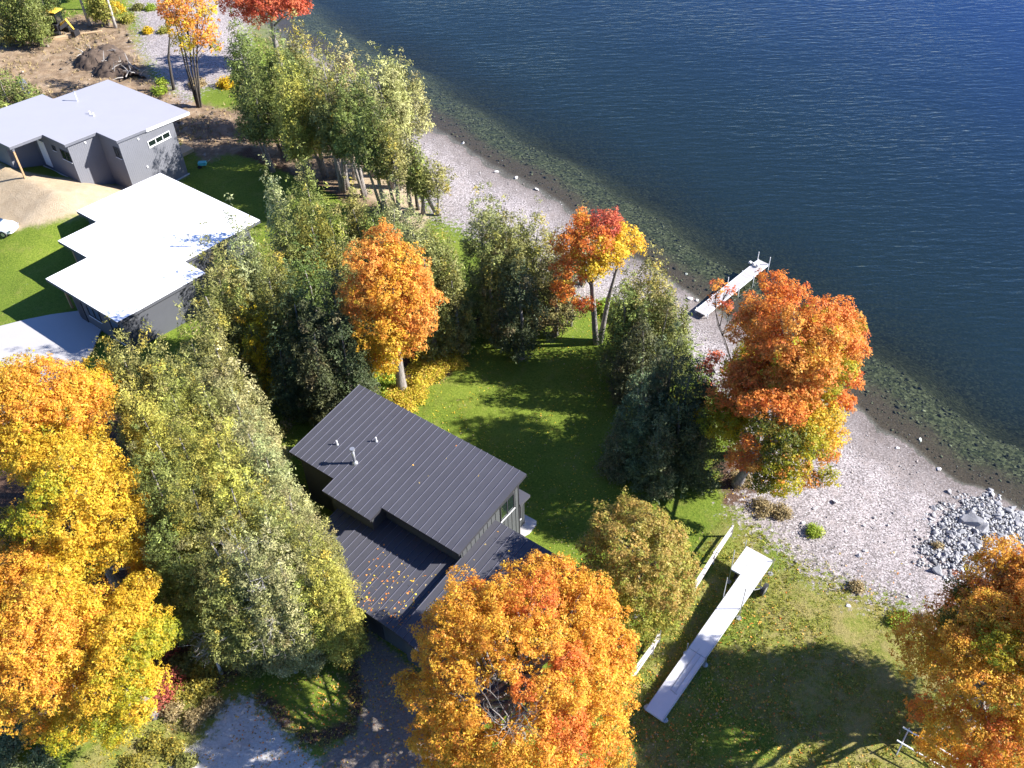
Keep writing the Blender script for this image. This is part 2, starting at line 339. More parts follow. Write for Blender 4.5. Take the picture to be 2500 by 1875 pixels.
    ('cedar', 'green bush at the left edge above the grey house', [-55.87, 101.24, 0.86], 4.2, 2.6, 0.0, 'green', 3, 19.2),
    ('cedar', 'bulky olive cedar shading the right third of the white roof', [-20.23, 53.74, 0.18], 15, 1.75, 0.05, 'olive', 3, 29.7),
    ('cedar', 'olive cedar shading the front right edge of the white roof', [-20.7, 51.55, 0.23], 14, 1.59, 0.05, 'olive', 2, 30.3),
    ('cedar', 'tall green cedar shading the lake side of the white roof', [-16.44, 52.53, 0.02], 15, 1.53, 0.05, 'green', 3, 30.0),
    ('cedar', 'green cedar hanging over the middle of the white roof edge', [-19.99, 53.88, 0.16], 12, 1.57, 0.05, 'green', 2, 29.3),
    ('cedar', 'olive cedar whose tip overlaps the lake corner of the white roof', [-18.29, 56.8, 0.06], 13.5, 1.54, 0.05, 'olive', 2, 28.5),
]
MAPLES = [
    ('maple_tree', 'single orange maple on a straight trunk above the peak of the black roof', [-8.48, 52.54, 0.0], [-8.34, 52.81, 8.6], 3.3, 6.3, [[-8.34, 53.4, 13.51, 0.94, 'orange'], [-9.16, 51.68, 12.87, 1.3, 'orange'], [-7.38, 51.7, 12.79, 1.3, 'golden'], [-9.81, 51.04, 11.06, 1.32, 'orange'], [-7.89, 50.57, 11.14, 1.71, 'golden'], [-6.39, 51.59, 11.08, 1.32, 'orange'], [-10.37, 51.18, 9.37, 1.12, 'orange'], [-8.65, 50.19, 8.46, 1.59, 'golden'], [-6.72, 50.73, 8.95, 1.53, 'orange'], [-10.16, 51.63, 5.15, 1.14, 'yellow'], [-8.24, 50.4, 6.57, 1.37, 'yellow'], [-7.05, 50.63, 7.17, 1.17, 'orange'], [-10.27, 51.31, 4.08, 0.81, 'yellow'], [-5.91, 51.91, 9.61, 1.03, 'orange'], [-10.97, 52.44, 9.43, 0.71, 'orange'], [-9.31, 51.42, 3.7, 0.75, 'yellow']], (868, 845), 0, 1, 30.5),
    ('maple_tree', 'two-coloured maple, red-orange on top and yellow inside, with slim dark trunks by the lawn', [6.99, 57.4, -0.01], [6.7, 57.41, 8.0], 3.6, 4.6, [[5.42, 57.49, 11.29, 0.94, 'redorange'], [7.2, 56.95, 11.58, 1.06, 'red'], [4.54, 56.71, 10.26, 1.08, 'redorange'], [6.28, 55.69, 10.89, 1.19, 'redorange'], [8.36, 56.55, 10.8, 0.87, 'yellow'], [9.48, 57.48, 9.21, 0.75, 'yellow'], [4.8, 55.38, 8.95, 1.21, 'redorange'], [6.25, 54.82, 9.5, 1.0, 'yellow'], [4.07, 56.61, 5.91, 0.77, 'redorange'], [7.08, 55.15, 10.23, 1.06, 'yellow'], [5.64, 55.51, 5.59, 0.63, 'redorange'], [7.77, 55.39, 10.24, 0.86, 'yellow']], None, 0, 3, 28.9),
    ('maple_tree', 'big red-orange maple on the beach, its crown reaching the lake', [17.64, 44.63, -0.1], [18.29, 44.2, 8.5], 5.0, 6.2, [[16.64, 47.17, 13.22, 0.81, 'redorange'], [17.8, 46.59, 12.73, 0.86, 'redorange'], [16.71, 45.43, 12.8, 0.8, 'redorange'], [18.45, 43.77, 13.43, 0.97, 'redorange'], [20.05, 44.61, 12.92, 0.84, 'redorange'], [20.89, 44.28, 12.27, 0.74, 'orange'], [17.31, 43.25, 13.16, 1.01, 'orange'], [18.97, 42.37, 12.82, 1.05, 'orange'], [20.63, 42.32, 11.76, 0.68, 'redorange'], [20.44, 42.68, 12.23, 0.68, 'orange'], [15.75, 43.89, 12.32, 0.69, 'redorange'], [16.78, 41.88, 12.08, 1.06, 'orange'], [18.21, 41.47, 12.12, 0.96, 'golden'], [18.4, 41.01, 11.49, 1.05, 'orange'], [19.88, 41.2, 11.11, 0.77, 'yellowgreen'], [20.84, 41.4, 10.08, 0.54, 'redorange'], [16.14, 42.4, 12.04, 0.87, 'redorange'], [17.54, 40.61, 10.47, 1.01, 'orange'], [19.0, 40.55, 10.31, 0.72, 'yellowgreen'], [20.61, 40.96, 8.75, 0.54, 'redorange'], [19.65, 40.53, 9.49, 0.49, 'redorange']], None, 8, 1, 33.6),
    ('maple_tree', 'nearer half of the beach maple pair, red above and olive yellow below', [15.16, 42.08, 0.0], [16.33, 40.77, 6.6], 4.6, 4.6, [[16.04, 44.27, 10.4, 0.81, 'redorange'], [15.46, 43.71, 9.44, 0.81, 'redorange'], [16.3, 41.71, 10.16, 0.88, 'orange'], [17.12, 40.25, 10.16, 0.92, 'orange'], [15.47, 39.67, 10.01, 0.91, 'redorange'], [14.45, 40.05, 9.68, 0.77, 'redorange'], [16.52, 39.17, 9.91, 0.81, 'redorange'], [18.38, 39.21, 9.23, 0.86, 'yellow'], [19.09, 38.82, 8.07, 0.78, 'yellow'], [17.83, 37.82, 8.22, 0.81, 'yellowgreen'], [18.98, 38.23, 6.85, 0.59, 'orange'], [17.39, 38.17, 8.98, 0.76, 'yellowgreen'], [16.2, 37.91, 8.91, 0.85, 'darkgreen'], [15.3, 37.6, 8.17, 0.67, 'darkgreen'], [13.69, 38.24, 6.99, 0.73, 'redorange'], [14.11, 38.3, 8.18, 0.48, 'redorange'], [14.33, 37.74, 7.21, 0.53, 'orange'], [16.57, 37.18, 5.82, 0.73, 'yellowgreen'], [18.28, 37.93, 5.0, 0.55, 'orange'], [19.28, 37.9, 5.44, 0.49, 'yellowgreen'], [16.41, 37.89, 4.24, 0.5, 'yellowgreen'], [16.85, 37.27, 7.6, 0.86, 'yellowgreen'], [15.03, 37.39, 5.97, 0.78, 'darkgreen'], [15.78, 37.15, 6.94, 0.87, 'yellowgreen'], [14.97, 38.58, 9.23, 0.76, 'darkgreen']], None, 16, 1, 34.3),
    ('sparse_maple', 'half bare red maple with many upright twigs in front of the lake dock', [17.0, 48.47, -0.24], [15.04, 49.75, 6.0], 2.6, 3.8, [[14.39, 51.36, 9.91, 0.46, 'orange'], [14.22, 51.09, 8.95, 0.33, 'redorange'], [14.99, 50.43, 8.87, 0.44, 'red'], [15.9, 49.36, 8.71, 0.39, 'red'], [15.12, 51.11, 9.73, 0.26, 'red'], [16.67, 50.58, 9.66, 0.26, 'redorange'], [13.87, 48.04, 6.32, 0.55, 'red'], [13.57, 48.51, 4.86, 0.51, 'red'], [15.74, 47.79, 6.01, 0.61, 'redorange'], [15.01, 47.7, 5.53, 0.5, 'red'], [13.83, 48.6, 2.72, 0.52, 'red'], [17.13, 50.18, 8.97, 0.33, 'redorange']], None, 0, 3, 30.7),
    ('maple_tree', 'huge orange maple in front of the garage, its bare forked limbs showing in the middle', [-0.35, 24.52, 0.0], [-0.35, 24.52, 5.6], 6.0, 6.2, [[0.45, 28.85, 8.85, 1.03, 'golden'], [1.49, 28.93, 8.99, 0.9, 'golden'], [2.25, 28.69, 8.85, 0.9, 'golden'], [3.5, 28.14, 8.57, 0.96, 'golden'], [-0.97, 26.84, 9.89, 0.99, 'golden'], [-2.41, 28.21, 8.4, 0.71, 'redorange'], [0.87, 26.42, 9.98, 1.22, 'redorange'], [2.94, 27.33, 7.79, 1.22, 'golden'], [4.32, 26.98, 7.79, 1.02, 'golden'], [-2.6, 26.68, 9.37, 0.87, 'golden'], [-4.24, 26.87, 7.6, 0.96, 'golden'], [-2.8, 24.84, 9.86, 1.14, 'golden'], [-0.99, 24.23, 10.51, 1.06, 'golden'], [0.77, 24.22, 10.41, 1.06, 'golden'], [2.14, 23.41, 9.68, 0.88, 'redorange'], [3.21, 24.76, 8.92, 1.09, 'golden'], [4.61, 25.65, 6.88, 1.01, 'golden'], [5.36, 25.74, 7.15, 0.57, 'golden'], [-4.37, 24.9, 8.29, 0.92, 'golden'], [-3.16, 23.27, 9.41, 0.94, 'golden'], [-5.53, 24.26, 6.14, 0.75, 'golden'], [-5.89, 24.43, 6.35, 0.5, 'golden'], [-4.08, 22.39, 7.81, 1.01, 'golden'], [1.12, 22.01, 9.54, 0.8, 'golden'], [2.06, 22.18, 9.14, 1.04, 'golden'], [3.7, 23.1, 7.81, 1.2, 'golden'], [4.89, 24.39, 6.14, 0.88, 'golden'], [-4.93, 22.22, 4.92, 0.93, 'golden'], [-3.14, 20.98, 7.31, 1.11, 'golden'], [-2.48, 21.39, 8.64, 0.69, 'golden'], [-1.38, 20.27, 7.65, 1.03, 'golden'], [0.12, 20.38, 8.05, 1.03, 'golden'], [1.76, 20.99, 8.15, 1.1, 'redorange'], [3.66, 21.93, 6.13, 1.15, 'golden'], [4.56, 23.29, 5.45, 0.75, 'golden'], [2.75, 20.87, 5.29, 1.14, 'redorange'], [1.14, 20.03, 6.44, 1.05, 'golden'], [-0.62, 19.81, 6.53, 0.93, 'golden'], [-2.51, 20.25, 5.99, 0.94, 'golden'], [-4.44, 21.3, 4.42, 0.74, 'golden'], [4.28, 21.43, 4.51, 0.92, 'golden'], [-0.68, 22.72, 10.19, 0.46, 'golden'], [-2.2, 22.55, 9.7, 0.52, 'golden'], [-0.02, 21.93, 9.76, 0.51, 'redorange'], [0.86, 21.29, 9.05, 0.57, 'golden']], None, 6, 1, 42.2),
    ('maple_tree', 'olive and copper round maple between the black roof and the docks in the yard', [6.85, 32.01, 0.0], [6.85, 32.01, 4.9], 3.15, 4.3, [[6.43, 33.91, 7.61, 0.84, 'copper'], [5.11, 33.67, 6.94, 0.95, 'copper'], [7.27, 32.58, 8.2, 0.93, 'copper'], [8.24, 31.91, 7.77, 0.87, 'copper'], [4.56, 32.95, 5.76, 0.91, 'copper'], [5.85, 31.28, 7.9, 1.14, 'copper'], [7.56, 30.55, 7.53, 1.13, 'copper'], [9.05, 31.19, 6.13, 0.83, 'copper'], [4.43, 31.36, 5.3, 0.94, 'copper'], [5.79, 30.08, 6.59, 1.07, 'copper'], [9.43, 30.82, 4.4, 0.74, 'copper'], [7.86, 29.76, 5.61, 1.07, 'copper'], [5.41, 30.06, 3.95, 1.0, 'olivegold'], [6.72, 29.74, 3.42, 1.0, 'olivegold'], [8.11, 29.91, 2.82, 0.85, 'olivegold'], [6.43, 29.57, 5.53, 0.92, 'olivegold'], [4.48, 31.11, 3.36, 0.64, 'olivegold'], [8.89, 30.23, 3.47, 0.74, 'copper'], [7.31, 29.47, 2.12, 0.53, 'olivegold']], None, 4, 1, 37.6),
    ('maple_tree', 'orange topped yellow maple at the left edge, below the concrete drive', [-29.16, 41.97, 1.0], [-29.16, 41.97, 9.0], 4.6, 5.2, [[-28.83, 40.9, 12.96, 1.14, 'golden'], [-27.51, 41.52, 12.69, 1.23, 'golden'], [-26.31, 41.77, 11.63, 1.17, 'golden'], [-25.64, 42.18, 10.22, 0.97, 'golden'], [-29.21, 39.8, 12.35, 1.21, 'golden'], [-27.86, 39.74, 11.96, 1.35, 'golden'], [-26.54, 40.16, 11.09, 1.43, 'golden'], [-25.64, 41.0, 9.6, 0.96, 'golden'], [-28.84, 38.73, 10.93, 1.29, 'yellow'], [-27.3, 38.97, 10.19, 1.37, 'yellow'], [-26.25, 39.72, 9.14, 1.12, 'yellow'], [-30.03, 38.41, 9.34, 1.1, 'yellow'], [-28.47, 38.37, 8.69, 1.16, 'yellowgreen'], [-30.88, 40.65, 12.36, 1.36, 'golden'], [-30.97, 39.18, 10.76, 1.36, 'golden']], None, 5, 1, 34.7),
    ('maple_tree', 'bright yellow maple with orange shoots, middle of the left edge', [-25.04, 34.74, 0.65], [-25.04, 34.74, 8.2], 4.2, 5.4, [[-23.29, 36.3, 11.29, 0.94, 'yellow'], [-24.0, 34.74, 12.31, 1.05, 'yellow'], [-22.16, 34.96, 10.41, 1.03, 'yellow'], [-23.08, 33.54, 11.36, 1.25, 'yellow'], [-24.74, 33.32, 12.1, 1.04, 'yellowgreen'], [-21.72, 34.43, 8.81, 0.78, 'yellow'], [-22.37, 33.0, 9.6, 1.22, 'yellow'], [-23.96, 32.02, 10.34, 1.29, 'yellow'], [-25.8, 32.26, 10.94, 1.04, 'yellowgreen'], [-22.11, 33.36, 7.03, 1.0, 'yellow'], [-22.35, 33.73, 4.77, 0.76, 'golden'], [-23.22, 31.91, 7.97, 1.33, 'yellow'], [-24.88, 31.39, 8.57, 1.26, 'yellow'], [-27.51, 32.44, 7.94, 1.08, 'golden'], [-22.26, 33.19, 4.13, 0.71, 'yellow'], [-27.98, 33.04, 9.27, 0.92, 'darkgreen']], None, 5, 1, 37.8),
    ('maple_tree', 'orange maple lowest along the left edge, with red patches', [-25.27, 27.32, 0.67], [-25.27, 27.32, 6.2], 4.3, 4.9, [[-26.26, 29.89, 9.5, 1.07, 'golden'], [-24.36, 28.94, 9.5, 1.2, 'yellow'], [-22.95, 28.32, 8.86, 1.15, 'yellow'], [-24.59, 27.07, 10.03, 1.2, 'golden'], [-22.29, 27.36, 8.16, 0.91, 'golden'], [-23.31, 26.66, 9.34, 1.16, 'golden'], [-24.93, 25.56, 9.54, 1.14, 'golden'], [-23.47, 25.28, 8.61, 1.19, 'golden'], [-22.52, 25.91, 7.92, 0.98, 'yellow'], [-24.72, 24.36, 8.1, 1.09, 'golden'], [-23.54, 24.43, 6.99, 1.07, 'golden'], [-22.73, 25.02, 5.84, 0.95, 'golden'], [-26.02, 24.0, 5.61, 0.85, 'golden'], [-25.23, 23.96, 3.9, 0.72, 'golden'], [-27.53, 28.35, 9.11, 1.19, 'golden'], [-26.38, 25.51, 9.29, 1.14, 'golden'], [-24.03, 24.82, 3.63, 0.83, 'yellow']], None, 5, 1, 40.8),
    ('maple_tree', 'yellow-green maple beside the red sumac near the gravel drive', [-20.91, 26.4, 0.3], [-20.91, 26.4, 5.6], 3.4, 4.2, [[-20.5, 29.03, 8.07, 0.88, 'yellow'], [-19.85, 29.59, 8.27, 0.69, 'yellow'], [-19.65, 27.44, 8.29, 1.0, 'yellow'], [-18.8, 27.56, 7.16, 0.68, 'yellowgreen'], [-20.37, 26.42, 8.89, 0.98, 'yellow'], [-19.35, 25.84, 8.26, 0.98, 'yellowgreen'], [-20.36, 25.02, 8.41, 1.01, 'yellow'], [-18.86, 26.11, 7.78, 0.61, 'yellowgreen'], [-20.9, 24.04, 7.27, 0.96, 'yellow'], [-19.76, 24.24, 7.05, 0.97, 'yellowgreen'], [-19.02, 24.72, 6.82, 0.79, 'yellow'], [-21.64, 23.86, 4.83, 0.95, 'yellowgreen'], [-22.94, 23.51, 4.88, 0.85, 'yellow'], [-21.14, 23.78, 3.7, 0.82, 'yellowgreen'], [-23.44, 22.81, 4.83, 0.61, 'yellowgreen'], [-19.58, 24.04, 5.55, 0.71, 'yellow']], None, 4, 1, 41.0),
    ('maple_tree', 'copper orange maple filling the bottom right corner beside the rock pile', [23.6, 23.35, 0.0], [23.6, 23.35, 6.0], 5.2, 5.4, [[24.57, 28.09, 10.26, 0.84, 'golden'], [23.79, 27.77, 9.38, 0.85, 'golden'], [24.98, 27.28, 9.8, 0.84, 'golden'], [22.85, 27.18, 8.25, 0.81, 'darkgreen'], [21.26, 25.31, 8.93, 0.59, 'darkgreen'], [22.71, 25.26, 9.72, 0.95, 'golden'], [23.6, 24.41, 10.18, 1.11, 'golden'], [21.02, 23.5, 9.38, 0.97, 'golden'], [22.35, 23.01, 10.11, 0.97, 'yellowgreen'], [20.26, 22.41, 8.37, 0.92, 'golden'], [21.36, 21.67, 9.2, 1.07, 'golden'], [22.47, 21.05, 9.41, 1.06, 'golden'], [19.62, 22.16, 5.97, 0.59, 'redorange'], [20.1, 21.2, 6.65, 0.89, 'golden'], [20.91, 20.51, 7.48, 1.0, 'golden'], [21.99, 19.9, 7.74, 0.98, 'redorange'], [20.73, 20.67, 4.58, 0.86, 'golden'], [20.19, 21.51, 3.49, 0.51, 'golden'], [21.71, 19.7, 5.34, 0.99, 'redorange'], [23.03, 19.23, 5.77, 0.98, 'golden'], [23.58, 22.42, 10.21, 1.07, 'golden'], [23.16, 19.82, 8.25, 1.06, 'golden'], [21.94, 24.48, 9.78, 0.8, 'golden']], None, 4, 1, 43.2),
    ('maple_tree', 'red maple top at the far end of the cedar row, cut by the picture top', [-26.8, 110.79, -0.43], [-26.8, 110.79, 8.2], 3.6, 3.8, [[-30.4, 109.71, 7.96, 1.39, 'red'], [-28.08, 108.31, 8.94, 1.57, 'red'], [-25.99, 108.07, 8.7, 1.68, 'red'], [-24.26, 109.48, 7.82, 1.49, 'red'], [-23.08, 111.05, 6.73, 1.08, 'red'], [-27.3, 108.05, 7.44, 1.37, 'red'], [-24.92, 109.06, 9.58, 1.79, 'red'], [-28.54, 109.19, 9.93, 1.68, 'red'], [-22.91, 111.54, 8.04, 1.4, 'red']], None, 3, 1, 18.7),
    ('sparse_maple', 'tall thin orange maple with five slim stems beyond the grey house', [-34.47, 100.63, -0.0], [-33.5, 102.26, 9.5], 3.1, 5.2, [[-34.15, 100.14, 11.37, 1.17, 'orange'], [-32.43, 100.44, 11.68, 1.36, 'orange'], [-31.23, 101.46, 10.49, 1.19, 'yellow'], [-34.1, 99.85, 9.51, 1.18, 'yellow'], [-32.23, 100.13, 9.33, 1.28, 'orange'], [-31.29, 101.44, 8.23, 0.9, 'orange'], [-33.91, 100.08, 7.64, 1.1, 'yellowgreen'], [-32.3, 100.49, 7.4, 1.0, 'orange'], [-34.17, 101.05, 12.95, 1.26, 'orange'], [-32.05, 102.35, 12.87, 1.47, 'orange'], [-31.01, 103.33, 11.97, 1.19, 'redorange'], [-31.46, 102.4, 6.27, 0.72, 'yellowgreen']], None, 0, 5, 20.0),
    ('sparse_maple', 'slim orange tree on a single dark stem left of the five-stemmed maple', [-38.44, 105.18, 0.0], [-36.87, 106.24, 8.0], 1.6, 3.2, [[-36.33, 105.87, 10.2, 1.02, 'orange'], [-36.68, 105.13, 9.22, 0.92, 'redorange'], [-35.74, 105.69, 8.44, 0.83, 'redorange'], [-36.93, 106.5, 10.99, 0.92, 'orange']], None, 0, 1, 19.2),
    ('maple_tree', 'dark copper maple just outside the right edge, only its shadow and edge leaves in view', [27.11, 23.58, 0.0], [27.11, 23.58, 8.0], 5.0, 5.5, [[26.78, 26.96, 10.53, 1.15, 'orange'], [24.74, 23.74, 11.54, 1.07, 'orange'], [24.15, 21.72, 10.15, 1.06, 'yellowgreen'], [26.09, 23.98, 12.23, 1.28, 'orange'], [25.3, 21.22, 10.95, 1.24, 'orange']], None, 24, 1, 44.3),
]
ZONES = {
    'beach': [[[30.5, 24.2], [28.6, 26.8], [26.3, 28.6], [24.6, 30.7], [22.8, 32.0], [20.3, 33.2], [18.3, 34.5], [17.2, 36.0], [15.8, 37.9], [14.6, 39.5], [16.1, 41.8], [16.2, 45.8], [15.9, 50.8], [14.6, 55.8], [14.2, 60.2], [12.7, 63.5], [9.5, 63.3], [5.9, 63.1], [3.3, 65.8], [0.2, 69.3], [-4.1, 73.9], [-6.7, 76.3], [-8.8, 82.5], [-10.6, 89.6], [-14.9, 98.5], [-21.3, 108.4], [-29.4, 124.6], [-35.8, 147.1], [-20, 200], [40, 200], [90, 60], [90, 10]], [[-54.8, 144.3], [-35.8, 147.1], [-31.5, 110.2], [-32.9, 105.9], [-35.0, 105.5], [-36.3, 101.5], [-41.0, 109.0], [-45.5, 116.5], [-47.4, 123.8]]],
    'dirt': [[[-67.9, 123.9], [-61.4, 122.3], [-49.3, 119.6], [-43.5, 111.1], [-36.5, 102.7], [-31.7, 100.1], [-27.6, 100.3], [-19.8, 96.7], [-14.7, 91.4], [-10.9, 86.3], [-8.6, 78.9], [-8.4, 74.9], [-12.0, 76.7], [-16.0, 81.0], [-21.3, 85.8], [-26.9, 90.9], [-31.3, 88.3], [-33.2, 90.4], [-40.9, 99.1], [-51.4, 99.9], [-57.4, 97.0]], [[-71.0, 128.7], [-60.4, 126.3], [-56.4, 129.2], [-50.1, 127.0], [-45.1, 115.2], [-39.7, 104.7], [-35.3, 102.0], [-40.9, 99.1], [-58.0, 96.3]]],
    'sand': [[[-53.3, 84.4], [-45.8, 81.2], [-42.7, 80.7], [-38.0, 82.4], [-35.5, 86.0], [-32.6, 85.6], [-34.7, 76.7], [-38.1, 74.7], [-41.3, 73.4], [-44.5, 72.7], [-49.5, 72.5]], [[-17.9, 89.3], [-14.1, 90.3], [-9.7, 82.5], [-7.2, 76.4], [-8.4, 74.1], [-12.2, 79.1], [-16.2, 82.8]]],
    'gravel': [[[-15.9, 27.4], [-17.3, 26.8], [-17.5, 25.2], [-19.1, 23.9], [-19.4, 19.9], [-9.1, 19.6], [-10.9, 23.1], [-12.2, 24.1], [-13.8, 25.5], [-14.9, 26.6]]],
    'apron': [[[-10.9, 23.1], [-9.1, 19.6], [-3.4, 19.4], [-4.9, 23.9], [-6.1, 28.7], [-9.2, 31.6], [-11.7, 32.9], [-10.9, 31.1], [-9.6, 28.9], [-9.0, 26.8], [-9.5, 24.9], [-11.1, 24.0]]],
    'mulch': [[[-13.0, 50.8], [-12.8, 54.1], [-11.8, 58.4], [-6.6, 60.5], [-4.4, 58.3], [-3.8, 55.7], [-5.2, 54.1], [-7.2, 52.2], [-8.2, 50.5], [-8.9, 49.8]], [[-22.3, 65.0], [-13.3, 62.1], [-12.2, 55.1], [-12.9, 51.5], [-14.4, 51.6], [-16.6, 52.7], [-18.5, 55.4], [-21.4, 59.9]], [[-31.9, 98.5], [-23.3, 92.6], [-14.5, 84.4], [-15.0, 79.3], [-21.2, 84.9], [-28.8, 90.1], [-33.9, 93.4], [-35.9, 99.8]], [[-5.4, 61.0], [3.9, 62.4], [3.8, 59.6], [-0.0, 60.1], [-3.9, 60.9]], [[-15.5, 27.2], [-13.9, 25.9], [-12.4, 24.6], [-11.1, 24.3], [-9.4, 25.2], [-8.8, 27.4], [-9.8, 29.5], [-10.6, 29.2], [-9.7, 26.8], [-10.7, 25.3], [-12.3, 25.5], [-14.1, 27.0], [-15.3, 27.9]], [[13.9, 44.1], [17.6, 45.8], [16.3, 39.8], [14.2, 40.3]], [[-33.1, 49.8], [-21.3, 55.3], [-17.1, 46.4], [-13.0, 40.0], [-12.2, 33.7], [-13.5, 30.6], [-18.4, 27.7], [-24.7, 27.7], [-28.8, 24.9], [-37.5, 45.4]]],
    'dry': [[[14.6, 39.1], [17.3, 36.3], [20.7, 33.5], [24.8, 31.2], [28.8, 27.4], [27.1, 18.4], [4.7, 19.2], [6.5, 28.2], [10.9, 34.0]], [[-24.4, 28.5], [-19.9, 29.5], [-17.4, 26.5], [-18.6, 23.9], [-19.4, 19.9], [-23.6, 20.0]], [[-54.2, 122.2], [-48.0, 123.8], [-43.0, 113.6], [-43.8, 109.9], [-50.7, 118.3]]],
}
CONCRETE = [[-44.77, 59.35, 1.3], [-39.81, 61.31, 1.3], [-38.07, 61.81, 1.3], [-35.32, 62.27, 1.3], [-33.27, 61.12, 1.24], [-33.21, 57.07, 1.24], [-34.21, 53.34, 1.28], [-35.85, 49.92, 1.3], [-39.21, 45.5, 1.3]]
FENCE = [[[13.89, 37.59], [12.35, 35.56], [10.74, 33.3]], [[8.15, 30.06], [7.66, 29.31], [6.16, 27.42]]]
ROCK_ZONE = [[26.0, 36.2], [28.0, 39.0], [30.2, 40.7], [32.3, 41.1], [33.9, 39.6], [35.0, 37.8], [33.7, 35.5], [30.3, 34.9], [27.3, 34.2], [26.1, 34.8]]
BIG_ROCKS = [[30.1, 38.4, -0.78, 1.1], [28.6, 37.38, -0.6, 0.6], [29.05, 37.58, -0.65, 0.7], [30.64, 37.8, -0.78, 0.8], [30.82, 38.61, -0.84, 0.6], [32.1, 39.02, -0.94, 0.55], [32.75, 40.23, -0.99, 0.5], [33.52, 39.8, -1.0, 0.6], [26.37, 34.43, -0.17, 0.85], [27.89, 36.76, -0.5, 0.5], [29.59, 36.77, -0.61, 0.6], [28.87, 36.16, -0.49, 0.55], [30.45, 36.61, -0.69, 0.6], [31.65, 37.23, -0.83, 0.6], [27.26, 35.57, -0.33, 0.5], [32.38, 37.82, -0.91, 0.5], [28.09, 35.76, -0.4, 0.5], [31.17, 39.85, -0.93, 0.45], [32.78, 41.49, -1.02, 0.4], [30.05, 36.02, -0.61, 0.5]]
BEACH_STONES = [[21.54, 40.33, -0.18, 0.45], [19.98, 39.74, -0.05, 0.4], [18.88, 38.5, -0.0, 0.3], [21.76, 35.77, -0.02, 0.4], [22.26, 36.13, -0.05, 0.3], [29.66, 46.52, -1.13, 0.35], [27.65, 45.66, -0.99, 0.3], [29.9, 43.57, -1.02, 0.4], [22.87, 38.27, -0.19, 0.25], [21.47, 37.74, -0.07, 0.25], [15.63, 63.78, -1.0, 0.5], [16.14, 63.5, -1.0, 0.4], [-0.82, 85.83, -0.99, 0.5], [1.2, 84.53, -1.0, 0.4], [-4.35, 92.08, -1.04, 0.4], [3.22, 82.19, -1.0, 0.5], [15.91, 67.62, -1.25, 0.3], [20.02, 32.03, 0.0, 0.35], [23.94, 32.53, -0.0, 0.3]]
DOCK = {'near': [[6.8, 25.71, 0.3], [7.64, 24.98, 0.3]], 'far': [[14.83, 35.53, 1.35], [15.95, 34.54, 1.35]], 'notch': [[13.41, 34.03, 1.2], [13.79, 33.73, 1.2]], 'j1': [[9.69, 29.0, 0.65], [10.48, 28.29, 0.65]], 'j2': [[12.52, 32.14, 1.0], [13.27, 31.61, 1.0]]}
LAKE_DOCK = [[22.51, 68.29, -0.45], [23.16, 67.79, -0.45], [18.87, 63.28, -0.45], [15.67, 61.47, -0.45], [19.0, 64.81, -0.45], [20.31, 66.13, -0.45]]
POSTS_M = {'pole1': [12.46, 32.23, 1.0], 'pole2': [13.28, 31.47, 1.0], 'corner': [14.83, 35.53, 1.35], 'foot': [13.35, 34.17, 0.05], 'wheel': [15.11, 33.19, 0.45], 'p3': [9.7, 29.04, 0.65], 'p4': [10.63, 28.54, 0.65]}
SPOTS = {'excavator': [-57.78, 122.88, 0.02], 'beam': [-56.29, 121.05, 0.01], 'beam2': [-53.44, 122.56, 0.0], 'tank': [-55.16, 104.05, 0.64], 'car': [-46.39, 73.11, 2.35], 'snag1': [-12.78, 30.37, 0.0], 'snag2': [-16.15, 30.64, 0.03], 'sumac': [-21.62, 30.67, 0.36], 'sumac2': [-20.77, 27.69, 0.29], 'pile': [-4.47, 60.97, 0.0], 'brush': [-49.79, 114.22, 0.0], 'birch1': [-54.33, 125.29, 0.0], 'birch2': [-50.68, 124.37, 0.0], 'birch3': [-55.04, 130.62, 0.0], 'utility': [-34.11, 91.21, 0.0], 'trunkA': [-11.79, 52.46, 0.0], 'trunkB': [-12.9, 51.91, 0.0], 'tr1': [-16.91, 84.75, 0.0], 'tr2': [-15.08, 83.91, -0.0], 'tr3': [-14.1, 85.47, -0.01], 'tr4': [-12.05, 83.93, -0.03], 'tr5': [-10.27, 81.54, -0.03], 'tr6': [-8.43, 77.88, -0.0], 'tr7': [-25.78, 92.78, 0.0], 'tr8': [-23.43, 92.11, -0.0], 'tr9': [-20.84, 89.48, 0.0], 'tr10': [-9.45, 77.7, -0.0], 'tr11': [3.03, 60.42, 0.0], 'tr12': [2.27, 60.58, 0.0], 'tr13': [4.61, 59.85, -0.0], 'tr14': [4.96, 59.48, -0.0], 'tr15': [-11.44, 83.94, -0.06], 'spr': [9.68, 41.64, 0.0], 'rack': [20.8, 22.31, 0.0], 'sn1': [-13.28, 29.02, 0.0], 'sn2': [-15.52, 29.4, 0.02], 'sn3': [-17.67, 28.99, 0.1], 'sn4': [-14.62, 30.6, 0.0]}
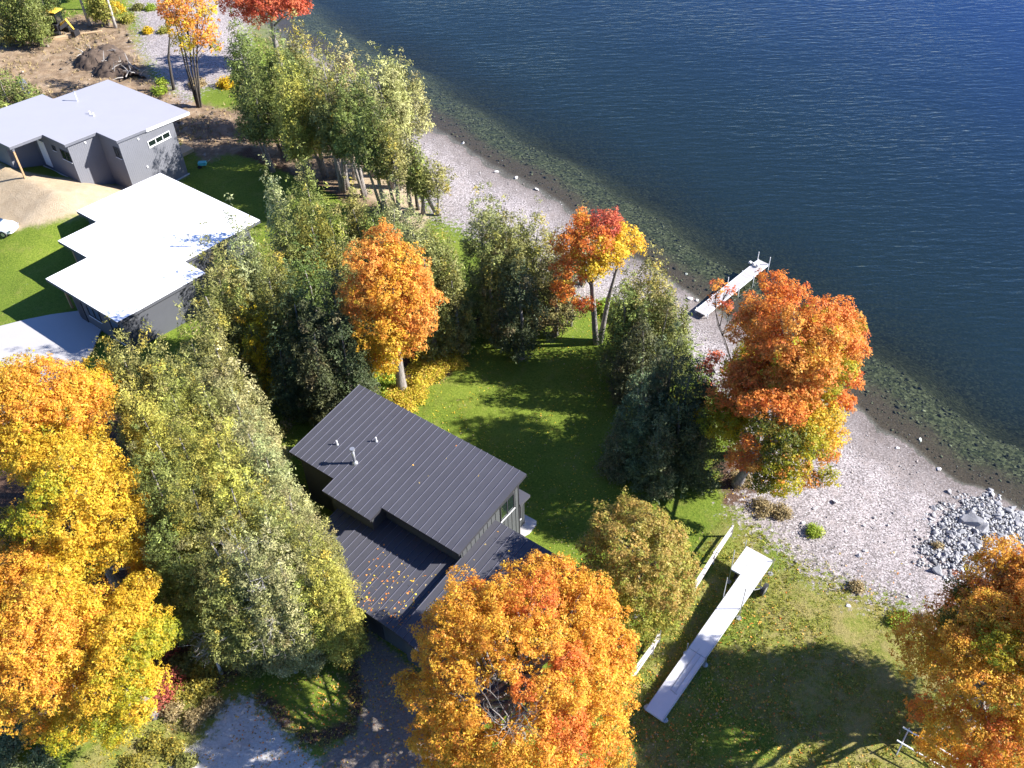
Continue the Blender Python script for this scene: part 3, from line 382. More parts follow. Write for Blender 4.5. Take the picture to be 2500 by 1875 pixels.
SHRUBS = [[-11.07, 54.51, 0.0, 0.94, 'lime'], [-10.4, 52.9, -0.0, 0.93, 'lime'], [-9.56, 53.64, 0.0, 0.79, 'lime'], [-11.32, 53.21, 0.0, 0.72, 'lime'], [-9.07, 51.71, 0.0, 0.95, 'bedgold'], [-8.01, 51.75, 0.0, 0.88, 'bedgold'], [-7.19, 52.99, 0.0, 0.97, 'bedgold'], [-6.51, 54.0, -0.0, 0.97, 'bedgold'], [-5.64, 55.03, 0.0, 1.06, 'bedgold'], [-4.74, 55.79, 0.0, 0.92, 'bedgold'], [-5.14, 56.93, 0.0, 1.0, 'bedgold'], [-6.09, 57.54, 0.0, 0.9, 'lime'], [-4.4, 57.0, 0.0, 0.86, 'bedgold'], [-7.29, 55.12, 0.0, 0.84, 'bedgold'], [-7.96, 50.75, 0.0, 0.7, 'bedgold'], [-6.6, 56.17, -0.0, 0.92, 'bedgold'], [-8.92, 54.93, 0.0, 0.58, 'tan'], [-8.24, 49.54, 0.0, 0.62, 'bedgold'], [-6.02, 55.59, 0.0, 0.88, 'bedgold'], [-7.3, 51.71, 0.0, 0.71, 'bedgold'], [-4.18, 55.22, -0.0, 0.66, 'bedgold'], [-7.03, 57.6, 0.0, 0.82, 'bedgold'], [-5.36, 58.36, 0.0, 0.75, 'lime'], [-9.79, 51.84, 0.0, 0.78, 'lime'], [-19.86, 29.45, 0.23, 0.82, 'olive'], [-18.72, 29.15, 0.15, 0.87, 'goldolive'], [-17.76, 29.74, 0.1, 0.93, 'goldolive'], [-18.73, 27.97, 0.15, 0.8, 'goldolive'], [-19.85, 27.69, 0.23, 0.69, 'goldolive'], [-17.39, 30.66, 0.08, 1.0, 'goldolive'], [-15.57, 29.7, 0.02, 0.93, 'olive'], [-13.97, 29.95, 0.0, 0.88, 'goldolive'], [-12.11, 30.5, 0.0, 0.89, 'olive'], [-11.7, 31.75, 0.0, 0.79, 'goldolive'], [-17.71, 26.81, 0.1, 0.58, 'tan'], [-18.6, 26.13, 0.15, 0.63, 'tan'], [-19.98, 26.55, 0.24, 0.63, 'tan'], [-20.54, 24.65, 0.28, 0.61, 'goldolive'], [-19.35, 24.38, 0.19, 0.51, 'goldolive'], [-21.24, 23.48, 0.33, 0.6, 'goldolive'], [-28.05, 24.89, 0.91, 1.02, 'sage'], [-25.99, 23.85, 0.74, 0.85, 'sage'], [-27.99, 23.34, 0.91, 0.99, 'sage'], [-18.55, 23.59, 0.14, 0.55, 'olive'], [-40.28, 107.12, 0.0, 0.5, 'lime'], [-43.61, 121.98, 0.0, 0.6, 'gold'], [-32.32, 105.88, 0.0, 0.87, 'brightyellow'], [-35.94, 106.17, 0.0, 0.88, 'tan'], [-52.07, 129.55, 0.0, 1.13, 'brightyellow'], [-49.59, 126.23, 0.0, 0.87, 'gold'], [-53.6, 130.49, 0.0, 1.14, 'gold'], [-49.05, 130.07, 0.0, 0.76, 'olive'], [-45.77, 122.17, 0.0, 0.48, 'brightyellow'], [-47.43, 129.92, 0.0, 0.63, 'lime'], [9.21, 60.56, -0.31, 0.93, 'lime'], [8.18, 61.84, -0.3, 0.78, 'lime'], [10.14, 58.67, -0.26, 0.83, 'lime'], [10.93, 57.44, -0.24, 0.75, 'tan'], [16.56, 39.78, 0.0, 0.74, 'tan'], [15.51, 42.27, 0.0, 0.7, 'tan'], [17.7, 39.33, 0.0, 0.56, 'tan'], [19.45, 37.71, -0.0, 0.42, 'lime'], [22.53, 30.79, 0.0, 0.39, 'lime'], [23.05, 31.09, 0.0, 0.34, 'lime'], [24.45, 30.87, 0.0, 0.28, 'tan'], [20.9, 33.34, 0.0, 0.34, 'tan'], [27.12, 36.36, -0.4, 0.24, 'tan'], [-39.96, 104.71, 0.0, 0.76, 'lime']]
OPEN = [-0.33, -3.48, 9.2]
HEAP = [[-50.18, 113.59, 0.0, 1.9], [-49.1, 115.22, 0.0, 1.6], [-47.13, 112.95, 0.0, 1.5], [-45.65, 110.65, 0.0, 1.3], [-47.38, 110.79, 0.0, 1.6], [-44.1, 108.04, 0.0, 1.2]]
SHORE = np.array([(-95,260),(-66,190),(-42,146),(-27.0,121),(-16.5,109),(-9.3,98.1),(-6.0,93.8),(-2.7,89.3),(0.1,86.0),(2.7,83.3),(5.6,79.5),(10.1,72.1),(13.3,67.7),(15.9,64.2),(19.3,60.2),(22.6,54.9),(25.9,49.9),(26.9,47.6),(28.7,45.8),(29.5,43.9),(30.9,42.0),(32.7,41.3),(34.0,39.4),(36.1,35.5),(41,25),(50,0),(75,-60),(110,-160)],float)
def shore_dist(x, y):
    """signed distance to the shoreline, positive on land"""
    x = np.asarray(x, float); y = np.asarray(y, float)
    best = np.full(x.shape, 1e18); side = np.ones(x.shape)
    for (ax, ay), (bx, by) in zip(SHORE[:-1], SHORE[1:]):
        dx, dy = bx-ax, by-ay
        t = np.clip(((x-ax)*dx+(y-ay)*dy)/(dx*dx+dy*dy), 0, 1)
        ex, ey = x-(ax+t*dx), y-(ay+t*dy)
        d2 = ex*ex+ey*ey
        cr = dx*ey-dy*ex
        m = d2 < best-1e-9
        best = np.where(m, d2, best); side = np.where(m, np.where(cr <= 0, 1., -1.), side)
    return np.sqrt(best)*side
def sstep(v, a, b):
    t = np.clip((v-a)/(b-a), 0, 1); return t*t*(3-2*t)
def ground_z(x, y):
    d = shore_dist(x, y)
    z = np.where(d > 0, np.minimum(-1+d*0.11, 0), 0)
    z = np.where((d > 0) & (d < 14), -sstep(-d, -12, 0)*1.0, z)
    dw = -d
    dw = dw+.9*np.sin(np.asarray(x)*.35+1)*np.sin(np.asarray(y)*.28)*np.clip(dw/4, 0, 1)
    z = np.where(d <= 0, -1-0.12*np.minimum(dw, 6.5)-.75*np.clip(dw-6.5, 0, 8)-.16*np.clip(dw-14.5, 0, 200), z)
    x = np.asarray(x, float); y = np.asarray(y, float)
    hill = 1.3*sstep(d, 24, 42)*sstep(-x, 14, 36)
    b = (x+32.25)*.7934-(y-85.81)*.6088; a = (x+32.25)*.6088+(y-85.81)*.7934
    up = np.interp(a, [-32, -24, -13, -9.4, -8, -6.4, -2], [0, .8, 4, 2.8, 1.9, 1.2, 0])*sstep(-b, -8, 2)
    return z+np.maximum(hill, up)

# ------------------------------------------------------------------ ground, beach, lake bed (one height field), water
def poly_sd(px, py, poly):
    P = np.array(poly, float); Q = np.roll(P, -1, 0)
    d2 = np.full(px.shape, 1e18); ins = np.zeros(px.shape, bool)
    for (ax, ay), (bx, by) in zip(P, Q):
        dx, dy = bx-ax, by-ay
        t = np.clip(((px-ax)*dx+(py-ay)*dy)/(dx*dx+dy*dy+1e-9), 0, 1)
        d2 = np.minimum(d2, (px-ax-t*dx)**2+(py-ay-t*dy)**2)
        c = ((ay > py) != (by > py)) & (px < (bx-ax)*(py-ay)/(by-ay+1e-12)+ax)
        ins ^= c
    return np.where(ins, 1, -1)*np.sqrt(d2)
def zone_w(px, py, name, soft):
    w_ = np.full(px.shape, -1e3)
    for poly in ZONES[name]: w_ = np.maximum(w_, poly_sd(px, py, poly))
    return np.clip(.5+w_/(2*soft), 0, 1)
def fine_axis(a, b, st, lo, hi):
    mid = list(np.arange(a, b+st/2, st)); s_, v = st, a; left = []
    while v > lo: s_ *= 1.35; v -= s_; left.append(v)
    s_, v = st, mid[-1]; right = []
    while v < hi: s_ *= 1.35; v += s_; right.append(v)
    return np.array(left[::-1]+mid+right)
gx = fine_axis(-72, 42, .42, -900, 900); gy = fine_axis(12, 150, .42, -300, 1500)
GX, GY = np.meshgrid(gx, gy)
fx, fy = GX.ravel(), GY.ravel()
fz = ground_z(fx, fy)
und = .05*np.sin(fx*.31+1.3)*np.sin(fy*.27)+.025*np.sin(fx*.9+fy*.7)+.02*np.sin(fx*1.7-fy*1.3+2)
fz = fz+und*np.clip((fz+1.15)/.4, 0, 1)
wz = {k: zone_w(fx, fy, k, s_) for k, s_ in (('beach', 2.4), ('dirt', 1.8), ('sand', 1.2), ('gravel', 1.2), ('mulch', 1.3), ('dry', 3.0))}
# heaps and ruts in the bulldozed yard, top left
rough = rng.normal(0, 1, fx.shape)
fz = fz+wz['dirt']*(fy > 92)*(.05*rough+.10*np.sin(fx*1.9+np.sin(fy*1.1)*2)*np.sin(fy*1.6))
nx, ny = len(gx), len(gy)
verts = np.stack([fx, fy, fz], 1)
ii = np.arange((nx-1)*(ny-1)); r_, c_ = ii//(nx-1), ii % (nx-1)
quads = np.stack([r_*nx+c_, r_*nx+c_+1, (r_+1)*nx+c_+1, (r_+1)*nx+c_], 1)
fc = lambda a: a[quads].mean(1)
za = np.stack([wz['beach'], wz['dirt'], wz['sand']], 1); wz['apron'] = zone_w(fx, fy, 'apron', .8)
zb = np.stack([wz['gravel'], wz['mulch'], wz['dry'], wz['apron']], 1)
fzc = fc(fz)
sel = np.zeros(len(quads), int)
for i_, k in enumerate(('dirt', 'sand', 'gravel', 'beach')): sel[fc(wz[k]) > .5] = i_+1
sel[fc(wz['apron']) > .5] = 3
sel[fzc < -1.0] = 5

def ground_material():
    t = NT('ground'); p = t.pos()
    A = t.n('VertexColor', _layer_name='tint'); B = t.n('VertexColor', _layer_name='tint_b')
    sa = t.n('SeparateColor', Color=A.outputs[0]).outputs; sb = t.n('SeparateColor', Color=B.outputs[0]).outputs
    n_edge = t.noise(.9, 8, .68, p); n_big = t.noise(.13, 4, .6, p); n_mid = t.noise(.8, 5, .65, p)
    n_fine = t.noise(7, 5, .7, p); n_vf = t.noise(26, 3, .7, p); n_edge2 = t.noise(2.6, 8, .75, p)
    # mown grass, with thin and yellow spots
    g = t.ramp(n_fine, [(.25, (.06, .1, .012)), (.5, (.12, .175, .02)), (.75, (.21, .25, .04))])
    g = t.mix(t.smooth(n_big, .42, .68), g, t.ramp(n_fine, [(.3, (.1, .15, .016)), (.7, (.23, .28, .04))]))
    g = t.mix(t.math('MULTIPLY', t.smooth(n_mid, .52, .7), .5), g, t.ramp(n_vf, [(.3, (.13, .15, .03)), (.7, (.3, .28, .08))]))
    g = t.mix(t.math('MULTIPLY', t.smooth(t.noise(.3, 5, .7, p, .6), .55, .7), .35), g, (.05, .085, .012))
    g = t.mix(t.math('MULTIPLY', t.smooth(n_vf, .62, .8), .35), g, (.2, .26, .05))
    # dry rough grass
    dr = t.ramp(n_fine, [(.22, (.06, .095, .015)), (.45, (.17, .19, .035)), (.7, (.31, .27, .09))])
    dr = t.mix(t.smooth(n_mid, .42, .6), dr, t.ramp(n_vf, [(.3, (.14, .14, .035)), (.7, (.38, .31, .13))]))
    dr = t.mix(t.smooth(n_big, .5, .62), dr, t.ramp(n_fine, [(.3, (.07, .13, .015)), (.7, (.18, .23, .035))]))
    # pebble beach
    vo = t.n('TexVoronoi', Scale=9, Randomness=1.0, Vector=p); vcol = vo.outputs['Color']; vd = vo.outputs['Distance']
    hv = t.n('SeparateColor', Color=vcol).outputs[0]
    be = t.ramp(hv, [(0, (.22, .195, .197)), (.35, (.34, .302, .305)), (.75, (.42, .378, .38)), (1, (.55, .505, .505))])
    be = t.mix(t.smooth(vd, .45, .8), be, (.16, .14, .135))
    be = t.mix(t.math('MULTIPLY', t.smooth(n_mid, .5, .7), .55), be, t.ramp(n_vf, [(.3, (.3, .25, .24)), (.7, (.42, .365, .35))]))
    # dirt yard
    di = t.ramp(n_mid, [(.25, (.13, .085, .055)), (.5, (.26, .185, .12)), (.75, (.4, .31, .22))])
    di = t.mix(t.math('MULTIPLY', t.smooth(n_fine, .5, .7), .5), di, (.1, .07, .05))
    di = t.mix(t.math('MULTIPLY', t.smooth(n_edge2, .58, .68), .6), di, (.14, .14, .05))
    # fill sand
    sa_c = t.ramp(n_mid, [(.25, (.37, .28, .18)), (.75, (.5, .4, .28))])
    sa_c = t.mix(t.math('MULTIPLY', t.smooth(n_fine, .6, .75), .4), sa_c, (.28, .2, .12))
    # crushed stone drive
    gr = t.ramp(n_fine, [(.25, (.4, .38, .37)), (.75, (.7, .68, .66))])
    gr = t.mix(t.math('MULTIPLY', t.smooth(n_mid, .5, .75), .4), gr, (.36, .3, .26))
    # leaf mould under the trees
    mu = t.ramp(n_fine, [(.25, (.03, .02, .013)), (.55, (.11, .065, .045)), (.8, (.3, .19, .13))])
    mu = t.mix(t.smooth(n_vf, .62, .74), mu, (.42, .3, .22))
    def msk(w_, nz, k, e=.1):
        return t.smooth(t.math('ADD', w_, t.math('MULTIPLY', t.math('SUBTRACT', nz, .5), k)), .5-e, .5+e)
    col = t.mix(msk(sb[2], n_edge, .9, .3), g, dr)
    col = t.mix(msk(sb[1], n_edge, 1.1, .15), col, mu)
    col = t.mix(msk(sa[1], n_edge, 1.0, .2), col, di)
    col = t.mix(msk(sa[2], n_edge, .8, .2), col, sa_c)
    col = t.mix(msk(sb[0], n_edge2, 1.5, .18), col, gr)
    ap = t.ramp(n_fine, [(.25, (.16, .13, .11)), (.75, (.34, .29, .25))])
    col = t.mix(msk(B.outputs[1], n_edge2, 1.2, .18), col, ap)
    col = t.mix(msk(sa[0], n_edge2, 2.6, .12), col, be)
    # under water: wet stones, brown near the edge, olive weed farther out
    z = t.n('SeparateXYZ', Vector=p).outputs[2]
    v2 = t.n('TexVoronoi', Scale=5.5, Randomness=1.0, Vector=p, _feature='F1')
    h2 = t.n('SeparateColor', Color=v2.outputs['Color']).outputs[0]
    wd = t.ramp(t.math('ADD', t.math('MULTIPLY', h2, .45), t.math('MULTIPLY', n_fine, .55)), [(.3, (.012, .014, .008)), (.5, (.05, .052, .026)), (.68, (.1, .105, .055)), (.85, (.24, .24, .15))])
    wd = t.mix(t.math('MULTIPLY', t.smooth(n_mid, .45, .7), .45), wd, (.035, .045, .018))
    br = t.ramp(n_fine, [(.3, (.035, .025, .018)), (.6, (.085, .062, .046)), (.85, (.22, .19, .16))])
    zz = t.math('ADD', z, t.math('MULTIPLY', t.math('SUBTRACT', n_edge, .5), .45))
    bed = t.mix(t.smooth(zz, -1.46, -1.16), wd, br)
    # damp stones just above the water line
    damp = t.smooth(zz, -.72, -.98)
    col = t.mix(t.math('MULTIPLY', damp, .62), col, t.ramp(n_fine, [(.3, (.1, .08, .07)), (.7, (.24, .21, .2))]))
    col = t.mix(t.smooth(z, -.96, -1.06), col, bed)
    h = t.math('ADD', t.math('MULTIPLY', n_fine, .6), t.math('MULTIPLY', n_vf, .4))
    h = t.math('ADD', h, t.math('MULTIPLY', n_mid, .6))
    bp = t.n('Bump', Strength=.85, Distance=.12, Height=h)
    b = t.n('BsdfPrincipled', Base__Color=col, Roughness=.92, Normal=bp); b.inputs['Specular IOR Level'].default_value = .15
    return t.fin(b)
M['ground'] = ground_material()
for code, nm in ((0, 'lawn'), (1, 'dirt_yard'), (2, 'sand_fill'), (3, 'gravel_driveway'), (4, 'beach'), (5, 'lake_bed')):
    q = quads[sel == code]; used, inv = np.unique(q, return_inverse=True); q2 = inv.reshape(q.shape)
    me = np_mesh(nm, verts[used], q2, za[used], smooth=True)
    cb = me.color_attributes.new('tint_b', 'FLOAT_COLOR', 'POINT'); cc = np.ones((len(used), 4), np.float32); cc[:] = zb[used]
    cb.data.foreach_set('color', cc.ravel())
    tag(link(nm, me, None, M['ground']), kind='structure')

def water_material():
    t = NT('lake_water'); p = t.pos()
    dp = t.n('SeparateColor', Color=t.n('VertexColor', _layer_name='tint').outputs[0]).outputs[0]   # depth / 30 m
    op = t.math('SUBTRACT', 1., t.math('POWER', math.e, t.math('MULTIPLY', dp, -5.2)))
    body = t.mix(t.smooth(dp, .22, .8), (.009, .022, .03), (.006, .024, .115))  # reflected sky blue is put into the deep water colour
    # wind ripples: long crests, two crossing trains, fine chop
    mp = t.n('Mapping', Vector=p); mp.inputs['Rotation'].default_value = (0, 0, math.radians(16)); mp.inputs['Scale'].default_value = (.26, 1, 1)
    r1 = t.noise(1.7, 3, .5, mp, .3)
    mp2 = t.n('Mapping', Vector=p); mp2.inputs['Rotation'].default_value = (0, 0, math.radians(-14)); mp2.inputs['Scale'].default_value = (.4, 1, 1)
    r2 = t.noise(3.0, 3, .6, mp2, .2); r3 = t.noise(.22, 3, .5, mp)
    calm = t.smooth(t.noise(.035, 2, .5, p), .3, .7)
    edge = t.smooth(dp, .01, .3)
    amp = t.math('MULTIPLY', t.math('ADD', .25, t.math('MULTIPLY', edge, .75)), t.math('ADD', .55, t.math('MULTIPLY', calm, .45)))
    h = t.math('MULTIPLY', t.math('ADD', t.math('ADD', t.math('MULTIPLY', r1, 1.), t.math('MULTIPLY', r2, .35)), t.math('MULTIPLY', r3, .5)), amp)
    bp = t.n('Bump', Strength=1.0, Distance=.15, Height=h)
    tr = t.n('BsdfTransparent', Color=(.88, .93, .88, 1)); df = t.n('BsdfDiffuse', Color=body)
    m1 = t.n('MixShader', Fac=op); t.set(m1, 'i1', tr); t.set(m1, 'i2', df)
    gl = t.n('BsdfGlossy', Roughness=.08, Normal=bp); gl.inputs['Color'].default_value = (.95, .97, 1, 1)
    bk = t.n('NewGeometry').outputs['Backfacing']       # same reflectance for light leaving the (unrefracted) water
    ior = t.math('ADD', t.math('MULTIPLY', bk, 1/1.333-1.333), 1.333)
    fr = t.n('Fresnel', IOR=ior, Normal=bp)
    m2 = t.n('MixShader', Fac=fr); t.set(m2, 'i1', m1); t.set(m2, 'i2', gl)
    return t.fin(m2)
wx = fine_axis(-40, 110, 1.0, -900, 900); wy = fine_axis(0, 190, 1.0, -300, 1500)
WX, WY = np.meshgrid(wx, wy); a_, b_ = WX.ravel(), WY.ravel()
dep = np.clip(-1.0-ground_z(a_, b_), 0, 29.9)/30
n1 = len(wx); ii = np.arange((n1-1)*(len(wy)-1)); r_, c_ = ii//(n1-1), ii % (n1-1)
wq = np.stack([r_*n1+c_, r_*n1+c_+1, (r_+1)*n1+c_+1, (r_+1)*n1+c_], 1)
keep = (shore_dist(a_, b_) < 4)[wq].any(1)
me = np_mesh('lake_water', np.stack([a_, b_, np.full(a_.shape, -1.0)], 1), wq[keep], np.stack([dep]*3, 1))
tag(link('lake_water', me, None, water_material()), kind='structure')

# concrete drive of the middle house: a slab 6 cm proud of the slope
import bmesh
bm = bmesh.new(); top = bm.faces.new([bm.verts.new((x, y, 0)) for x, y, z in CONCRETE])
bmesh.ops.triangulate(bm, faces=[top]); bmesh.ops.subdivide_edges(bm, edges=bm.edges[:], cuts=20, use_grid_fill=True)
ex_ = bmesh.ops.extrude_face_region(bm, geom=bm.faces[:])
low = set(v for v in ex_['geom'] if isinstance(v, bmesh.types.BMVert))
for v in bm.verts:
    v.co.z = float(ground_z(v.co.x, v.co.y))+(.14 if v in low else -.2)
bmesh.ops.recalc_face_normals(bm, faces=bm.faces[:])
me = bpy.data.meshes.new('concrete_drive'); bm.to_mesh(me); bm.free()
tag(link('concrete_drive', me, None, M['concrete']), kind='structure')

# ------------------------------------------------------------------ black house
def yaw(d): return math.radians(d)
def board(mb, x, y, z0, z1, ax, wdt=.045, dpt=.03):
    if ax == 'x': mb.box(x, x+dpt, y-wdt/2, y+wdt/2, z0, z1)
    else: mb.box(x-wdt/2, x+wdt/2, y, y+dpt, z0, z1)
BH = thing('black_house', (-3.41, 33.47, 0), yaw(-37.8), 'black metal roofed house in the middle of the lawn with a steel chimney pipe', 'house')
RT = BH
zu = lambda x, y: 4.9+.107*y
zr = lambda x, y: 3.85+.07*y
zl = lambda x, y: 3.3+.07*y
th = .28
MB().prism([(-13.75, .3), (-.2, .3), (-.2, 6.1), (-13.75, 6.1)], -.3, lambda x, y: zu(x, y)-th).build('wall', M['charcoal_wall'], RT)
MB().prism([(-9.85, -.85), (-6.3, -.85), (-6.3, .297), (-9.85, .297)], -.3, lambda x, y: zu(x, y)-th).build('wall', M['charcoal_wall'], RT)
MB().prism([(-.19, -5.2), (6.4, -5.2), (6.4, 3.35), (-.19, 3.35)], -.3, lambda x, y: zr(x, y)-.24).build('wall', M['charcoal_wall'], RT)
MB().prism([(-8.9, -4.95), (-.2, -4.95), (-.2, .29), (-8.9, .29)], -.3, lambda x, y: zl(x, y)-.24).build('wall', M['charcoal_wall'], RT)
# roofs: deck slab with fascia, then one object for every standing-seam panel
def seam_roof(name, poly, zf, panels, thick=.24):
    inner = poly
    rf = MB().prism(inner, lambda x, y: zf(x, y)-thick, lambda x, y: zf(x, y)-.012).build(name, M['trim_dark'], RT)
    cache = {}
    for x0, wd_, y0, y1 in panels:
        key = (round(wd_, 3), round(y0, 3), round(y1, 3))
        if key not in cache:
            m = MB(); s0 = lambda x, y: zf(0, y)
            m.prism([(.02, y0), (wd_-.002, y0), (wd_-.002, y1), (.02, y1)], lambda x, y: zf(0, y)-.01, lambda x, y: zf(0, y)+.004)
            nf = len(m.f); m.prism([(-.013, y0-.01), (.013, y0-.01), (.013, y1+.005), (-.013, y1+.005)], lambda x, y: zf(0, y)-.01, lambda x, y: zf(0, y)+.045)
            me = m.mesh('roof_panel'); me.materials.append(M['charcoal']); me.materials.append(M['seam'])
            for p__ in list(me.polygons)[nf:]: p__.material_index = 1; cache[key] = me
        o = bpy.data.objects.new('roof_panel', cache[key]); COL.objects.link(o); o.parent = rf; o.location = (x0, 0, 0)
    return rf
W_ = 14.15/28; pan = []
for i in range(28):
    x0 = -14.15+i*W_; a0 = -1.2 if 8 <= i < 16 else -.12
    pan.append((x0, W_, a0, 6.7))
x8, x16 = -14.15+8*W_, -14.15+16*W_
up_roof = seam_roof('upper_roof', [(-14.15, -.12), (x8, -.12), (x8, -1.2), (x16, -1.2), (x16, -.12), (0, -.12), (0, 6.7), (-14.15, 6.7)], zu, pan, .22)
W2 = .505; pan = [(-.22+i*W2, W2, -5.66-.1*max(0, i*W2-.3), 3.63) for i in range(15)]
seam_roof('lower_roof', [(-.26, -5.66), (.3, -5.66), (-.22+15*W2, -5.66-.1*7.1), (-.22+15*W2, 3.63), (-.26, 3.63)], zr, pan, .3)
pan = []
for i in range(18):
    x0 = -.27-(i+1)*W2; a0 = -5.42 if x0 > -6.6 else -3.65
    pan.append((x0, W2, a0, .28))
xl = -.27-18*W2; xm = -.27-12*W2
seam_roof('lower_roof', [(xl, .28), (xl, -3.65), (xm, -3.65), (xm, -5.42), (-.262, -5.42), (-.262, .28)], zl, pan, .26)
# board-and-batten on the faces in view, single battens
bm_cache = {}
def batten(x, y, z0, z1, ax='x'):
    h = round(z1-z0, 2); k = (h, ax)
    if k not in bm_cache:
        m = MB(); (m.box(0, .03, -.022, .022, 0, h) if ax == 'x' else m.box(-.022, .022, 0, .03, 0, h))
        me = m.mesh('batten'); me.materials.append(M['charcoal_wall']); bm_cache[k] = me
    o = bpy.data.objects.new('batten', bm_cache[k]); COL.objects.link(o); o.parent = RT; o.location = (x, y, z0)
for k in range(15):
    y = .45+k*.405
    if y < 3.6: batten(-.2, y, zr(0, y)+.0, zu(0, y)-th+.01)
    elif y < 5.95:
        if y < 4.05 or y > 5.65: batten(-.2, y, 0, zu(0, y)-th+.01)
        else: batten(-.2, y, 0, 3.3)
for k in range(6): batten(-.5, 6.2+k*.155, 0, 2.75)
def window(parent, ax, x, y0, y1, z0, z1, n=2, fr='trim_dark', sgn=1):
    """ax 'x': face looks along +x at x; 'y': face looks along -y at y=x and y0,y1 run along x"""
    t_ = .06; m = MB()
    def bx(mb, a0, a1, b0, b1, d0, d1):
        if ax == 'x': mb.box(x+d0, x+d1, a0, a1, b0, b1)
        else: mb.box(a0, a1, x-d1, x-d0, b0, b1)
    bx(m, y0-t_, y1+t_, z0-t_, z0, 0, .06); bx(m, y0-t_, y1+t_, z1, z1+t_, 0, .06)
    for i in range(n+1):
        c = y0+(y1-y0)*i/n
        a, b = (c-t_, c) if i == 0 else ((c, c+t_) if i == n else (c-t_/2, c+t_/2))
        bx(m, a, b, z0, z1, 0, .06)
    wdw = m.build('window', M[fr], parent)
    for i in range(n):
        g = MB(); bx(g, y0+(y1-y0)*i/n+.02, y0+(y1-y0)*(i+1)/n-.02, z0, z1, .012, .024); g.build('pane', M['glass'], wdw)
    s_ = MB(); bx(s_, y0-.08, y1+.08, z0-.1, z0-.062, 0, .1); s_.build('sill', M['white'], wdw)
    return wdw
window(RT, 'x', -.2, 4.2, 5.5, 3.45, 4.78, 2)
# entry bump-out on the lake corner
MB().box(-4.2, -.5, 6.1, 6.95, -.3, 2.85).build('wall', M['charcoal_wall'], RT)
MB().prism([(-4.4, 6.103), (-.12, 6.103), (-.12, 7.2), (-4.4, 7.2)], lambda x, y: 3.02-.1*(y-6.1)-.12, lambda x, y: 3.14-.1*(y-6.1)).build('porch_roof', M['charcoal'], RT)
window(RT, 'x', -.5, 6.32, 6.5, 1.1, 2.3, 1)
MB().box(-.2, -.165, 6.02, 6.1, -.2, 5.2).build('corner_board', M['trim_dark'], RT)
for b0, b1 in ((-4.6, -3.6), (-3.2, -2.2), (1.2, 3.6)):
    MB().box(b0, b1, -5.0-.22 if b0 > 0 else -4.99, -4.95 if b0 < 0 else -5.19, 0, 2.2).build('garage_door', M['trim_dark'], RT)
# chimney pipe and vents
ch = MB(); zc = zu(0, 1.53)
ch.cyl((-9.82, 1.53), .095, zc-.1, zc+1.25, 14)
chim = ch.build('chimney_pipe', M['galv'], RT, True)
MB().cyl((-9.82, 1.53), .16, zc+1.2, zc+1.36, 16).build('cap', M['galv'], chim)
MB().tube([(-9.82, 1.53, zc-.05), (-9.82, 1.53, zc+.12), (-9.82, 1.53, zc+.2)], [.24, .17, .11], 14).build('flashing', M['galv'], chim)
for vx, vy in ((-11.87, 2.03), (-9.83, 3.61)):
    v = MB().cyl((vx, vy), .05, zu(0, vy)-.05, zu(0, vy)+.36, 10).build('roof_vent', M['white'], RT)
    MB().tube([(vx, vy, zu(0, vy)), (vx, vy, zu(0, vy)+.07)], [.12, .07], 10).build('flashing', M['galv'], v)
# patio slab
ps = MB().prism([(-1.3, 6.12), (.12, 6.12), (.25, 6.5), (.22, 7.35), (.05, 7.62), (-1.0, 7.6), (-1.3, 7.3)], -.2, .06).build('patio_slab', M['slab'])
ps.location = BH.location; ps.rotation_euler = BH.rotation_euler; tag(ps, kind='structure')

# ------------------------------------------------------------------ pale grey roofed house
GH = thing('grey_house', (-32.25, 85.81, 0), yaw(-37.5), 'grey sided house with a stepped pale grey roof at the left, beyond the white roof', 'house')
zg = lambda x, y: 6.4-.08*y
poly = [(.1, 1.87), (-12.8, 1.87), (-12.8, -4.5), (-14.7, -4.5), (-14.7, -16.6), (-9.7, -16.6), (-9.7, -13.3), (-6.37, -13.3), (-6.37, -9.92), (-2.93, -9.92), (-2.93, -6.5), (.1, -6.5)]
MB().prism(poly, lambda x, y: zg(x, y)-.3, lambda x, y: zg(x, y)-.03).build('fascia', M['fascia_grey'], GH)
rg = MB().prism([(x+(.02 if x > -12 else -.02), y+(.02 if y > -4 else -.02)) for x, y in poly], lambda x, y: zg(x, y)-.029, zg).build('roof', M['grey_roof'], GH)
lo = lambda x, y: -.6
wt = lambda x, y: zg(x, y)-.3
MB().prism([(-12.4, -6.3), (-.1, -6.3), (-.1, -.05), (-12.4, -.05)], lo, wt).build('wall', M['grey_siding'], GH)
MB().prism([(-12.4, -9.6), (-3.2, -9.6), (-3.2, -6.303), (-12.4, -6.303)], lo, wt).build('wall', M['grey_siding'], GH)
MB().prism([(-14.3, -12.4), (-9.3, -12.4), (-9.3, -9.603), (-14.3, -9.603)], lo, wt).build('wall', M['grey_siding'], GH)
MB().prism([(-14.3, -9.6), (-12.403, -9.6), (-12.403, -4.8), (-14.3, -4.8)], lo, wt).build('wall', M['grey_siding'], GH)
m = MB()
for k in range(30): y = -6.1+k*.205; m.box(-.1, -.09, y-.018, y+.018, 0, zg(0, y)-.31)
for k in range(15): y = -9.4+k*.205; m.box(-3.2, -3.19, y-.018, y+.018, 1.2, zg(0, y)-.31)
for k in range(14): x = -3.0+k*.205; m.box(x-.018, x+.018, -6.317, -6.3, 1., zg(0, -6.3)-.31)
for k in range(29): x = -9.1+k*.205; m.box(x-.018, x+.018, -9.617, -9.6, 2., zg(0, -9.6)-.31)
tag(m.build('battens', M['grey_siding'], GH), kind='stuff')
